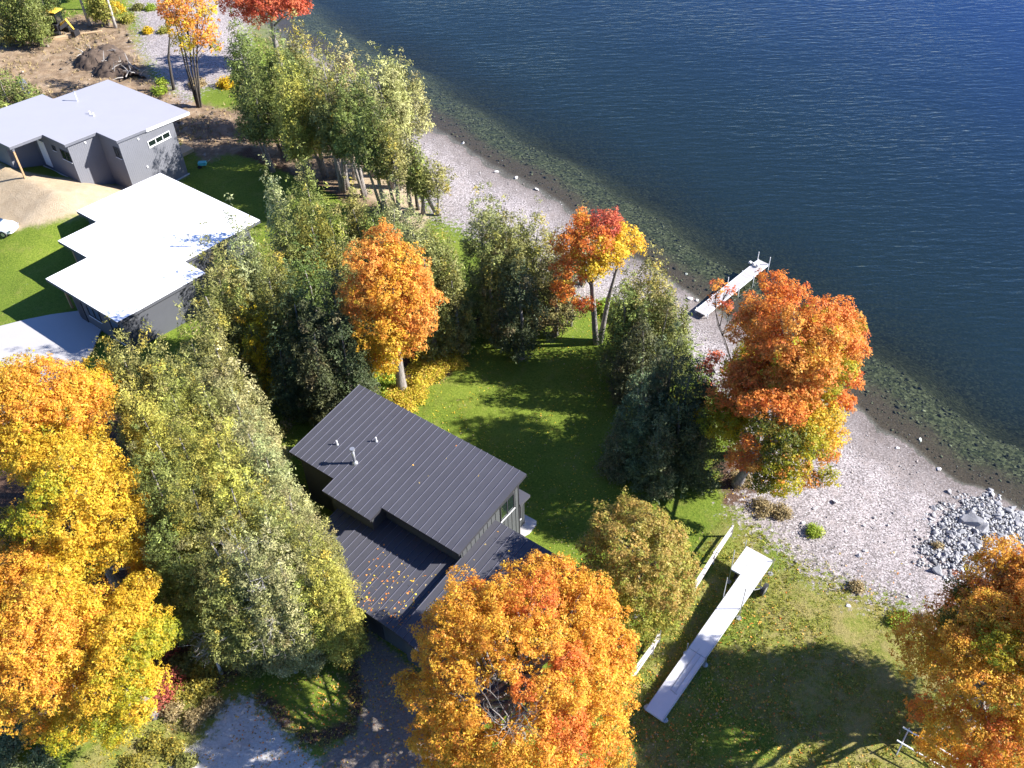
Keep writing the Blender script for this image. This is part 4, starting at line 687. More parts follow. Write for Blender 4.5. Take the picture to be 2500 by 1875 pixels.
MB().prism([(-.12, -3.2), (.13, -3.2), (.13, 1.93), (-.12, 1.93)], lambda x, y: zg(x, y)-.33, lambda x, y: zg(x, y)-.05).build('barge_board', M['white'], GH)
MB().box(-.1, -.04, -6.0, .1, -.3, .18).build('footing', M['slab'], GH)
window(GH, 'x', -.1, -3.3, -.8, 4.72, 5.25, 3, 'white')
window(GH, 'y', -6.3, -1.1, -.35, 4.85, 5.85, 2)
window(GH, 'y', -9.6, -4.7, -4.05, 5.1, 6.0, 1)
window(GH, 'y', -9.6, -3.95, -3.35, 5.1, 6.0, 1)
window(GH, 'y', -9.6, -6.0, -5.6, 5.6, 6.0, 1)
MB().box(-8.6, -7.5, -9.66, -9.6, 3.2, 5.9).build('door', M['white'], GH)
for y, z in ((-4.19, 6.0), (-4.19, 3.0)): MB().obox((-.07, y, z), (1, 0, 0), (0, 1, 0), (0, 0, 1), .05, .07, .09).build('wall_lamp', M['white'], GH)
MB().obox((-3.17, -7.8, 6.35), (1, 0, 0), (0, 1, 0), (0, 0, 1), .05, .07, .09).build('wall_lamp', M['white'], GH)
MB().box(-6.7, -6.55, -13.05, -12.9, 3.2, zg(0, -13)-.3).build('porch_post', M['wood_post'], GH)
MB().box(-9.2, -6.5, -13.08, -12.88, zg(0, -13)-.62, zg(0, -13)-.31).build('porch_beam', M['fascia_grey'], GH)
MB().box(-9.2, -3.3, -12.4, -9.65, 1.5, 2.9).build('porch_floor', M['slab'], GH)
v = MB().cyl((-10.52, -3.33), .06, zg(0, -3.3)-.1, zg(0, -3.3)+.95, 10).build('roof_pipe', M['white'], GH)
MB().cyl((-10.52, -3.33), .1, zg(0, -3.3)+.95, zg(0, -3.3)+1.05, 10).build('cap', M['galv'], v)
for x, y in ((-6.86, -4.43), (-6.21, -4.47)): MB().cyl((x, y), .07, zg(0, y)-.1, zg(0, y)+.32, 10).build('roof_vent', M['white'], GH)
o = MB().box(-5.0, -3.4, .2, 3.5, -.1, .38).build('deck_platform', M['wood'], GH)

# ------------------------------------------------------------------ white roofed house
WH = thing('white_house', (-37.45, 62.35, 0), yaw(-38.5), 'house under a stepped brilliant white roof, mottled with blue tree shadow', 'house')
zw_ = lambda x, y: 4.7-.05*y
poly = [(0, 0), (9.55, 0), (9.6, 8.4), (6.9, 8.4), (6.9, 16.6), (-7.1, 16.6), (-7.3, 7.7), (-4.25, 7.7), (-4.25, 3.86), (0, 3.86)]
MB().prism(poly, lambda x, y: zw_(x, y)-.3, lambda x, y: zw_(x, y)-.03).build('fascia', M['dark_siding'], WH)
rw = MB().prism(poly, lambda x, y: zw_(x, y)-.029, zw_).build('roof', M['white_roof'], WH)
wt = lambda x, y: zw_(x, y)-.3
MB().prism([(2.2, .5), (9.1, .5), (9.1, 8.0), (2.2, 8.0)], lambda x, y: -.5, wt).build('wall', M['dark_siding'], WH)
MB().prism([(-3.4, 4.4), (2.197, 4.4), (2.197, 8.0), (-3.4, 8.0)], lambda x, y: -.5, wt).build('wall', M['dark_siding'], WH)
MB().prism([(-6.4, 8.003), (6.4, 8.003), (6.4, 15.6), (-6.4, 15.6)], lambda x, y: -.5, wt).build('wall', M['dark_siding'], WH)
for x, y in ((.35, .9), (.35, 3.4), (-3.9, 4.6)): MB().box(x-.08, x+.08, y-.08, y+.08, .3, zw_(0, y)-.3).build('porch_post', M['wood_post'], WH)
MB().box(.3, 2.4, .55, .75, zw_(0, 0)-.6, zw_(0, 0)-.31).build('porch_beam', M['dark_siding'], WH)
window(WH, 'y', .5, 4.2, 5.8, 2.6, 3.8, 2); window(WH, 'y', .5, 7.2, 8.4, 1.6, 3.9, 1)
MB().box(2.5, 3.4, .44, .5, 1.35, 3.6).build('door', M['trim_dark'], WH)
zz_ = zw_(0, 10.4); p_ = MB().cyl((5.6, 10.2), .07, zz_-.1, zz_+1.15, 10).build('roof_pipe', M['galv'], WH)
MB().cyl((5.6, 10.2), .12, zz_+1.15, zz_+1.27, 12).build('cap', M['galv'], p_)
for x, y in ((-.1, 9.4), (1.1, 9.4)): MB().cyl((x, y), .05, zw_(0, y)-.1, zw_(0, y)+.18, 8).build('roof_vent', M['white'], WH)

# ------------------------------------------------------------------ dock stored in the yard, standing on its legs
def lerp(a, b, t): return Vector(a)*(1-t)+Vector(b)*t
N0, N1 = Vector(DOCK['near'][0]), Vector(DOCK['near'][1]); F0, F1 = Vector(DOCK['far'][0]), Vector(DOCK['far'][1])
base = (N0+N1)/2; hd = ((F0+F1)/2-base); ang = math.atan2(hd.y, hd.x)
DK = thing('yard_dock', (base.x, base.y, 0), ang, 'long white roll-in dock parked on the lawn, wide swim platform at its lake end', 'dock')
inv = Matrix.Rotation(-ang, 4, 'Z') @ Matrix.Translation((-base.x, -base.y, 0))
L = lambda p: inv @ Vector(p)
f1 = L(F1); LEN = f1.x; hw = .53
pitch = (1.35-.3)/LEN; zd = lambda x, y: .3+pitch*x
cuts = [0, L(DOCK['j1'][0]).x+.2, L(DOCK['j2'][0]).x+.2, LEN]
yr = f1.y*0-hw-.02
for i in range(3):
    a, b = cuts[i]+.015, cuts[i+1]-.015
    s_ = MB().prism([(a, -hw), (b, -hw), (b, hw), (a, hw)], lambda x, y: zd(x, y)-.16, zd).build('deck_section', M['deck'], DK)
    MB().prism([(a, -hw-.04), (b, -hw-.04), (b, -hw-.003), (a, -hw-.003)], lambda x, y: zd(x, y)-.2, lambda x, y: zd(x, y)+.015).build('side_rail', M['deck_side'], s_)
    MB().prism([(a, hw+.003), (b, hw+.003), (b, hw+.04), (a, hw+.04)], lambda x, y: zd(x, y)-.2, lambda x, y: zd(x, y)+.015).build('side_rail', M['deck_side'], s_)
xn = L(DOCK['notch'][0]).x
MB().prism([(xn, hw+.05), (LEN-.02, hw+.05), (LEN-.02, hw+.72), (xn, hw+.72)], lambda x, y: zd(x, y)-.12, zd).build('swim_platform', M['deck'], DK)
# folded ladder lying on the first section: three thin dark bars
m = MB()
for y_, x0_, x1_ in ((.08, 1.9, 4.9), (-.22, 1.7, 4.7)): m.beam((x0_, y_-.05, zd(x0_, 0)+.02), (x1_, y_-.05, zd(x1_, 0)+.02), .035, .03)
m.beam((1.8, .05, zd(1.8, 0)+.02), (1.75, -.42, zd(1.75, 0)+.02), .035, .03)
tag(m.build('folded_ladder', M['galv'], None), 'thin grey folded ladder lying on the lower end of the yard dock', 'ladder')
lad = bpy.data.objects['folded_ladder']; lad.location = DK.location; lad.rotation_euler = DK.rotation_euler
def pole(x, y, z0, z1, foot=True, lean=(0, 0)):
    p = MB().tube([(x, y, z0), (x+lean[0], y+lean[1], z1)], [.03, .03], 8).build('pole', M['galv'], DK)
    if foot: MB().cyl((x, y), .17, max(0, z0), max(0, z0)+.05, 12).build('foot_pad', M['galv'], p)
pl = [(cuts[2]-.15, hw+.1, 2.25+.75), (cuts[2]-.25, -hw-.09, 2.25+.85), (cuts[1]-.05, hw+.1, 1.15), (cuts[1]-.0, -hw-.09, 1.05), (LEN-.06, hw+.8, 1.95), (LEN-.02, -hw-.1, 1.6), (.25, hw+.08, .42), (.25, -hw-.08, .42)]
for x, y, z in pl: pole(x, y, .0, z)
pole(xn-.12, hw+.62, 0, 2.9, True, (.25, .15))
xw = L(POSTS_M['wheel']).x
for y_ in (-hw-.42, hw+.35):
    wl = MB().tube([(xw, y_-.1, .42), (xw, y_+.1, .42)], [.42, .42], 20).build('wheel', M['rubber'], DK)
    MB().tube([(xw, y_-.11, .42), (xw, y_+.11, .42)], [.2, .2], 12).build('rim', M['galv'], wl)
MB().tube([(xw, -hw-.5, .42), (xw, hw+.45, .42)], [.04, .04], 8).build('axle', M['galv'], DK)
for y_ in (-hw-.1, hw+.1):
    m = MB(); m.beam((xw, y_, .42), (xw, y_, zd(xw, 0)-.05), .05, .05); m.beam((xw, y_-.2 if y_ < 0 else y_, .42), (xw-.9, y_, zd(xw-.9, 0)-.05), .04, .04)
    m.build('wheel_bracket', M['galv'], DK)

# ------------------------------------------------------------------ dock standing in the lake
E0, E1 = Vector(LAKE_DOCK[0]), Vector(LAKE_DOCK[1]); R0 = Vector(LAKE_DOCK[3])
ce_ = (E0+E1)/2; wd_ = (E1-E0).length; perp = (E1-E0).normalized()
st_ = R0+perp*wd_/2; hd = ce_-st_; hd.z = 0; LEN2 = hd.length; ang = math.atan2(hd.y, hd.x)
LD = thing('lake_dock', (st_.x, st_.y, -1), ang, 'pale grey boarded dock running out from the beach into the water', 'dock')
hw = .5; cache = {}; k = 0; x = 0.
while x < LEN2-.1:
    if 'b' not in cache:
        me = MB().box(0, .138, -hw, hw, .5, .55).mesh('board'); me.materials.append(M['lake_deck']); cache['b'] = me
    o = bpy.data.objects.new('board', cache['b']); COL.objects.link(o); o.parent = LD; o.location = (x, random.uniform(-.008, .008), random.uniform(-.004, .004)); x += .146
for s_ in (-1, 1): MB().box(0, LEN2, min(s_*hw, s_*(hw+.05)), max(s_*hw, s_*(hw+.05)), .4, .57).build('side_rail', M['deck'], LD)
for x_ in (.3, 2.6, 4.9, 7.2, LEN2-.08):
    if x_ > LEN2: continue
    for s_ in (-1, 1):
        up_ = 1.35 if x_ > LEN2-.2 else (1.2 if (s_ > 0 and 4 < x_ < 6) else .62)
        gz_ = -1.2
        MB().cyl((x_, s_*(hw+.09)), .035, gz_, up_, 8).build('post', M['white'], LD)
for j in range(3):
    f = MB().obox((LEN2-1.05, .75-.38*j, .72 if j else .68), (1, 0, 0), (0, 1, 0), (0, 0, 1), .16, .13, .1).build('dock_fender', M['pale_rock'], None, bevel=.05)
    f.matrix_world = LD.matrix_basis @ f.matrix_basis
    tag(f, 'small pale fender bag resting near the outer end of the lake dock', 'fender', 'fender bags on the lake dock')

# ------------------------------------------------------------------ split rail fence
sets = ['rail fence in the yard between the round copper maple and the beach', 'rail fence beside the huge orange maple, lower stretch in the yard']
for s_, pts in enumerate(FENCE):
    F = thing('rail_fence', (pts[0][0], pts[0][1], 0), 0, 'weathered pale two-'+sets[s_], 'fence')
    P0 = Vector((pts[0][0], pts[0][1], 0))
    for i in range(len(pts)):
        q = Vector((pts[i][0], pts[i][1], 0))-P0
        MB().obox(q+Vector((0, 0, .56)), (1, 0, 0), (0, 1, 0), (0, 0, 1), .07, .07, .6).build('post', M['rail'], F)
        if i+1 < len(pts):
            q2 = Vector((pts[i+1][0], pts[i+1][1], 0))-P0
            for z_, off in ((1.05, .02), (.5, -.02)):
                MB().beam(q+Vector((off, off, z_)), q2+Vector((-off, off, z_+random.uniform(-.03, .03))), .11, .09).build('rail', M['rail'], F)

# ------------------------------------------------------------------ machine, tank, car, pile in the background
ex = SPOTS['excavator']
EX = thing('excavator', ex, math.radians(-20), 'dark tracked machine with a yellow cab roof at the edge of the far woods', 'excavator')
for s_ in (-1, 1):
    tr = MB().obox((0, s_*.95, .4), (1, 0, 0), (0, 1, 0), (0, 0, 1), 1.5, .24, .38).build('track', M['rubber'], EX, bevel=.2)
    for k in range(4): MB().tube([(-1.0+k*.66, s_*(1.19), .35), (-1.0+k*.66, s_*1.24, .35)], [.2, .2], 10).build('roller', M['black'], tr)
MB().obox((-.1, 0, 1.15), (1, 0, 0), (0, 1, 0), (0, 0, 1), 1.3, .95, .42).build('body', M['black'], EX, bevel=.08)
cb = MB().prism([(-.2, -.6), (1.15, -.6), (1.15, .6), (-.2, .6)], 1.55, 3.0).build('cab', M['black'], EX, bevel=.05)
MB().box(1.152, 1.17, -.5, .5, 1.8, 2.85).build('windscreen', M['glass'], cb)
MB().box(-.05, 1.0, -.62, -.603, 1.8, 2.85).build('side_window', M['glass'], cb)
MB().obox((.45, 0, 3.07), (1, 0, 0), (0, 1, 0), (0, 0, 1), .95, .8, .07).build('cab_roof', M['yellow'], EX, bevel=.04)
MB().tube([(1.0, -.2, 1.3), (2.4, -.3, 2.2), (3.2, -.35, 1.0)], [.17, .15, .1], 6).build('boom', M['yellow'], EX)
MB().obox((3.25, -.35, .6), (1, 0, 0), (0, 1, 0), (0, 0, 1), .3, .5, .35).build('bucket', M['black'], EX)
for key, lab, ln, a_ in (('beam', 'thick pale timber lying in front of the dark machine', 3.2, 20), ('beam2', 'thin grey log lying beyond the thick pale timber', 3.0, 14)):
    s_ = SPOTS[key]; r__ = .22 if key == 'beam' else .1
    o = MB().obox((0, 0, 0), (1, 0, 0), (0, 1, 0), (0, 0, 1), ln/2, r__*1.3, r__).build('timber', M['wood'], None, bevel=.03)
    o.location = (s_[0], s_[1], s_[2]+r__); o.rotation_euler = (0, 0, math.radians(a_)); tag(o, lab, 'timber')
s_ = SPOTS['tank']
TK = thing('waste_bin', s_, math.radians(-10), 'tall dark bin with a rounded lid and a pale sunlit side, in the dirt yard', 'bin')
MB().tube([(0, 0, -.3), (0, 0, 1.5), (0, 0, 1.75), (0, 0, 1.85)], [.55, .55, .42, .15], 16).build('body', M['tarp'], TK, True)
MB().tube([(0, 0, 1.45), (0, 0, 1.52)], [.58, .58], 16).build('rim', M['black'], TK)
s_ = SPOTS['car']
CR = thing('parked_car', s_, math.radians(-12), 'nose of a white car cut by the left picture edge on the sand', 'car')
MB().prism([(-2.2, -.85), (1.5, -.85), (2.1, -.6), (2.2, 0), (2.1, .6), (1.5, .85), (-2.2, .85)], .3, lambda x, y: .95-.1*max(0, x)).build('body', M['white'], CR, bevel=.08)
MB().prism([(-1.8, -.72), (.7, -.72), (.7, .72), (-1.8, .72)], .85, lambda x, y: 1.42-.6*max(0, x-.05)).build('cabin', M['glass'], CR, bevel=.08)
MB().prism([(-1.6, -.66), (.1, -.66), (.1, .66), (-1.6, .66)], 1.38, 1.46).build('roof', M['white'], CR, bevel=.03)
for x_ in (-1.4, 1.35):
    for s2 in (-1, 1):
        wl = MB().tube([(x_, s2*.62, .33), (x_, s2*.87, .33)], [.33, .33], 16).build('wheel', M['rubber'], CR)
        MB().tube([(x_, s2*.7, .33), (x_, s2*.885, .33)], [.19, .19], 10).build('rim', M['galv'], wl)
for s2 in (-1, 1): MB().box(2.0, 2.12, min(s2*.45, s2*.7), max(s2*.45, s2*.7), .6, .72).build('headlight', M['galv'], CR)
s_ = SPOTS['pile']
PL = thing('covered_pile', (s_[0], s_[1], s_[2]), math.radians(12), 'low blue-grey tarp covered pile in shade beside the olive cedar on the lawn', 'covered pile')
MB().prism([(-1.2, -.55), (1.2, -.55), (1.2, .55), (-1.2, .55)], 0, lambda x, y: .75+.25*y).build('stack', M['wood'], PL)
MB().prism([(-1.3, -.68), (1.3, -.68), (1.3, .65), (-1.3, .65)], lambda x, y: .76+.25*y, lambda x, y: .8+.25*y+.04*math.cos(3*x)).build('tarp', M['tarp'], PL, bevel=.02)
s_ = SPOTS['utility']
UT = thing('hose_cart', (s_[0]+3, s_[1]-4, max(0, s_[2])), 0, 'small teal garden cart behind the lake corner of the grey house', 'cart')
MB().box(-.4, .4, -.25, .25, .35, .65).build('tray', M['teal'], UT); MB().tube([(-.3, -.3, .2), (-.3, .3, .2)], [.2, .2], 12).build('wheel', M['rubber'], UT); MB().beam((.4, 0, .5), (.9, 0, .9), .04, .04).build('handle', M['galv'], UT)

s_ = SPOTS['rack']
RK = thing('pole_rack', s_, math.radians(-38), 'two pale metal poles crossing under the bottom right maple', 'rack')
for dy in (0, .9): MB().tube([(-1.2, dy, 1.0), (2.4, dy, .9)], [.045, .045], 8).build('pole', M['white'], RK)
for x_ in (-.9, 1.6): MB().tube([(x_, -.2, 0), (x_, 1.1, .95)], [.04, .04], 8).build('leg', M['galv'], RK); MB().tube([(x_, 1.1, 0), (x_, -.2, .95)], [.04, .04], 8).build('leg', M['galv'], RK)

# heap of dug-up earth, stumps and roots in the clearing
hx, hy, hz_ = HEAP[0][:3]; Tm = thing('dirt_mound', (hx, hy, hz_-.1), 0, 'long dark heap of dug up earth and roots in the far clearing', 'dirt heap')
g_ = 46; xs_ = np.linspace(-5, 9, g_); ys_ = np.linspace(-5, 4, g_); X_, Y_ = np.meshgrid(xs_, ys_); Z_ = np.full(X_.shape, -.3)
for x, y, z, s in HEAP: Z_ = np.maximum(Z_, s*.85*(1-((X_+hx-x)**2+(Y_+hy-y)**2)/(s*1.35)**2))
Z_ += np.where(Z_ > -.2, rng.normal(0, .16, Z_.shape), 0)
v_ = np.stack([X_.ravel(), Y_.ravel(), Z_.ravel()], 1); i_ = np.arange((g_-1)**2); r__, c__ = i_//(g_-1), i_ % (g_-1)
q_ = np.stack([r__*g_+c__, r__*g_+c__+1, (r__+1)*g_+c__+1, (r__+1)*g_+c__], 1); q_ = q_[(v_[q_][:, :, 2] > -.28).any(1)]
link('soil', np_mesh('soil', v_, q_), Tm, paint('dug_soil', (.09, .065, .05), .95, .5, 2, bump=.8))
m = MB()
for k in range(34):
    s_ = random.choice(HEAP); p = Vector((s_[0]-hx+random.uniform(-1.3, 1.3), s_[1]-hy+random.uniform(-1.3, 1.3), s_[3]*.6)); d = Vector((random.gauss(0, 1), random.gauss(0, 1), random.gauss(.3, .5))).normalized()
    m.tube([p, p+d*.6+Vector((0, 0, .1)), p+d*1.3], [.07, .05, .02], 4)
tag(m.build('roots', M['deadwood'], Tm), kind='stuff')

# ------------------------------------------------------------------ foliage: thousands of small folded leaves per crown
def leaf_cloud(c, nrm, size, col, aspect=.62):
    """one rhombic leaf per row of c; size = half length"""
    n = len(c); rnd = rng.normal(size=(n, 3))
    nrm = nrm/np.maximum(np.linalg.norm(nrm, axis=1, keepdims=True), 1e-6)
    t = np.cross(nrm, rnd); t /= np.maximum(np.linalg.norm(t, axis=1, keepdims=True), 1e-6)
    b = np.cross(nrm, t); s = np.asarray(size).reshape(-1, 1)*np.ones((n, 1))
    droop = -nrm*s*.2
    v = np.stack([c-t*s-b*s*aspect+droop, c-t*s+b*s*aspect, c+t*s+droop], 1).reshape(-1, 3)
    q = np.arange(3*n).reshape(-1, 3)
    return v, q, np.repeat(col, 3, 0)
def unit(v): return v/np.maximum(np.linalg.norm(v, axis=-1, keepdims=True), 1e-9)
PAL = {
 'orange': [(.74, .33, .06), (.76, .41, .08), (.7, .24, .05)], 'yellow': [(.74, .49, .04), (.72, .42, .04), (.66, .5, .05)],
 'redorange': [(.72, .24, .05), (.75, .31, .05), (.66, .17, .04)], 'red': [(.6, .14, .07), (.66, .2, .08), (.5, .1, .06)],
 'yellowgreen': [(.42, .40, .03), (.30, .33, .03), (.52, .38, .02)], 'darkgreen': [(.10, .13, .02), (.15, .17, .02), (.3, .22, .02)],
 'bedgold': [(.66, .52, .05), (.5, .46, .05), (.62, .4, .08)],
 'golden': [(.78, .43, .05), (.76, .37, .045), (.76, .5, .06), (.72, .3, .05)],
 'copper': [(.42, .32, .08), (.46, .29, .08), (.33, .32, .06)], 'olivegold': [(.38, .37, .06), (.28, .32, .05), (.44, .36, .07)],
 'green': [(.17, .2, .045), (.13, .165, .035), (.2, .22, .055)], 'olive': [(.22, .225, .06), (.18, .19, .05), (.28, .265, .085)],
 'gold': [(.33, .32, .055), (.26, .27, .05), (.4, .36, .07)], 'goldgreen': [(.22, .21, .035), (.3, .25, .04), (.14, .16, .035)],
 'pale': [(.3, .3, .12), (.25, .26, .095), (.36, .34, .16)], 'dark': [(.075, .095, .035), (.055, .075, .03), (.1, .115, .045)],  # dark: deep spruce green, and shade put into the colour of shadowed cedars
 'spruce': [(.14, .17, .075), (.1, .13, .055), (.19, .21, .09)], 'brownish': [(.2, .19, .07), (.24, .18, .07), (.15, .15, .05)],
 'vine': [(.42, .42, .03), (.24, .26, .04), (.15, .17, .04)], 'feather': [(.28, .3, .1), (.24, .26, .08), (.33, .33, .14)],
 'lime': [(.3, .38, .04), (.24, .36, .04), (.4, .45, .06)], 'goldolive': [(.3, .26, .05), (.2, .2, .04), (.42, .32, .05)],
 'tan': [(.36, .27, .13), (.42, .33, .18), (.28, .22, .1)], 'brightyellow': [(.7, .52, .02), (.62, .45, .02), (.6, .36, .03)],
 'sage': [(.24, .27, .12), (.2, .24, .1), (.28, .3, .15)], 'sumac': [(.42, .1, .07), (.5, .16, .1), (.34, .07, .06)],
}
def tints(pal, n, spread=.16):
    P = np.array(PAL[pal]); k = rng.integers(0, len(P), n); w_ = rng.random((n, 1))*.6
    c = P[k]*(1-w_)+P[rng.integers(0, len(P), n)]*w_
    return np.clip(c*np.exp(rng.normal(0, spread, (n, 1))), 0, .95)
def trunk_mb(base, top, r0, limbs=(), bend=.25, n=8):
    mb = MB(); base, top = Vector(base), Vector(top); pts = []; k = 7
    off = Vector((random.uniform(-1, 1), random.uniform(-1, 1), 0))*bend
    for i in range(k):
        t = i/(k-1); pts.append(base.lerp(top, t)+off*math.sin(math.pi*t)+Vector((random.uniform(-.05, .05), random.uniform(-.05, .05), 0))*(i > 0))
    rads = [r0*(1.35 if i == 0 else (1-.88*i/(k-1))) for i in range(k)]
    pts[0].z -= .25
    mb.tube(pts, rads, n)
    return mb, pts, rads
def limb(mb, p, q, r0, n=5, sag=.12):
    p, q = Vector(p), Vector(q); L_ = (q-p).length
    m1 = p.lerp(q, .35)+Vector((random.uniform(-1, 1), random.uniform(-1, 1), .6))*L_*sag
    m2 = p.lerp(q, .7)+Vector((random.uniform(-1, 1), random.uniform(-1, 1), .5))*L_*sag*.8
    mb.tube([p, m1, m2, q], [r0, r0*.7, r0*.45, r0*.15], n)
    return m1, m2

def conifer(kind, label, base, H, R, cb, pal, stems, px):
    """px = picture pixels per metre: sets the size of one spray so that near and far trees show the same grain"""
    T = thing('cedar_tree' if pal not in ('spruce', 'feather') else ('spruce_tree' if pal == 'spruce' else 'feathery_tree'), base, 0, label, 'tree')
    ls = float(np.clip(2.6/px, .056, .135)); tr = ls*3.25; R = R*1.2
    st = [(0, 0, H, R)]
    for k in range(stems-1):
        a = random.uniform(0, 2*math.pi); d = R*random.uniform(.45, .8)
        st.append((d*math.cos(a), d*math.sin(a), H*random.uniform(.68, .93), R*random.uniform(.5, .72)))
    C_, N_, S_ = [], [], []
    hang = pal in ('feather', 'spruce')
    tshift = np.exp(rng.normal(0, .1))*np.array([np.exp(rng.normal(0, .07)), 1, 1])
    for sx, sy, h, r in st:
        z0 = H*cb; Lh = h-z0; rl0 = float(np.clip(r*.3, .28, .62))
        nl = int(math.pi*r*Lh*.78/(rl0*rl0*1.9))+6
        t = np.clip(1-np.sqrt(1-np.linspace(0, .9999, nl))+rng.normal(0, .012, nl), 0, .99)
        th_ = np.arange(nl)*2.399+rng.normal(0, .35, nl); ph = rng.random(4)*6.28
        prof = np.minimum(1, t/.2+.55)*(1-t)**(.85 if pal == 'spruce' else (.5 if base[1] < 50 else .64))
        prof = prof*(1+.16*np.sin(3*th_+ph[0])+.12*np.sin(7*t*Lh/3+ph[1]))
        rl = rl0*(.55+.6*rng.random(nl))*(.34+.66*np.minimum(1, (1-t)*2.6))
        rr = np.maximum(0, r*prof-rl*.55)*(.5+.62*rng.random(nl))*np.where(rng.random(nl) < .12, 1.28, 1)
        lc = np.stack([sx+rr*np.cos(th_), sy+rr*np.sin(th_), z0+t*Lh-rl*.2], 1)
        if hang: lc[:, 2] -= .3*rr
        ltint = tints(pal, nl, .17)*tshift
        sp = rng.random(nl); ltint[sp < .05] = ltint[sp < .05]*.45+np.array((.22, .16, .08))*.55
        if pal == 'vine': ltint[sp > .5] = tints('brightyellow', int((sp > .5).sum()), .12)*.85
        elif pal in ('gold', 'goldgreen', 'olive'): m__ = sp > .9; ltint[m__] = tints('goldolive', int(m__.sum()), .12)
        for c0, rad, tc, a in zip(lc, rl, ltint, th_):
            n = int(4*math.pi*rad*rad*.62/(tr*tr*1.05)*(.45 if (math.sin(a) > .4 and c0[2] < H*.55) else 1))+3
            out = np.array([math.cos(a)*.75, math.sin(a)*.75, .75 if not hang else .2])
            d = unit(rng.normal(size=(n, 3))+out*.85)
            C_.append(c0+d*(rad*(.62+.5*rng.random(n)[:, None]))*np.array([1, 1, 1.15 if not hang else .6]))
            N_.append(unit(d+out*.5)); S_.append(np.clip(tc*np.exp(rng.normal(0, .17, (n, 1))), 0, .9))
    c = np.concatenate(C_); o_ = np.concatenate(N_); col = np.concatenate(S_)
    m_ = 6; n = len(c); up = unit(o_+np.array((0, 0, .45 if not hang else -.2)))
    along = rng.random((n, m_, 1))*1.6-.6; jit = rng.normal(0, .4, (n, m_, 3))
    P_ = c[:, None]+up[:, None]*along*tr*.9+jit*tr*(1.0-.3*along)
    Nn = o_[:, None]*.8+np.array((0, 0, .35))+rng.normal(0, .6, (n, m_, 3))
    Cc = col[:, None]*np.exp(rng.normal(0, .17, (n, m_, 1)))*(1+.18*along)
    sz = ls*(.6+.95*rng.random((n, m_))**1.5)
    v, q, k = leaf_cloud(P_.reshape(-1, 3), Nn.reshape(-1, 3), sz.reshape(-1), Cc.reshape(-1, 3), .4)
    link('crown', np_mesh('crown', v, q, np.clip(k, 0, .9)), T, M['needle'])
    mb, pts, rads = trunk_mb((0, 0, 0), (0, 0, H*.74), .1+.012*H, bend=.3)
    for sx, sy, h, r in st[1:]:
        mb.tube([pts[0]+Vector((sx*.12, sy*.12, 0)), Vector((sx*.6, sy*.6, h*.35)), Vector((sx, sy, h*.6))], [.1+.008*H, .09+.004*H, .02], 6)
    if cb > .12:
        for i in range(int(10+H)):
            z = H*random.uniform(.12, min(.7, cb+.25)); a = random.uniform(0, 6.28); l = R*random.uniform(.35, .95)
            limb(mb, (0, 0, z), (l*math.cos(a), l*math.sin(a), z+random.uniform(-.5, .4)), .03, 4)
    mb.build('trunk', M['bark_grey'], T, True)
    return T, len(q)

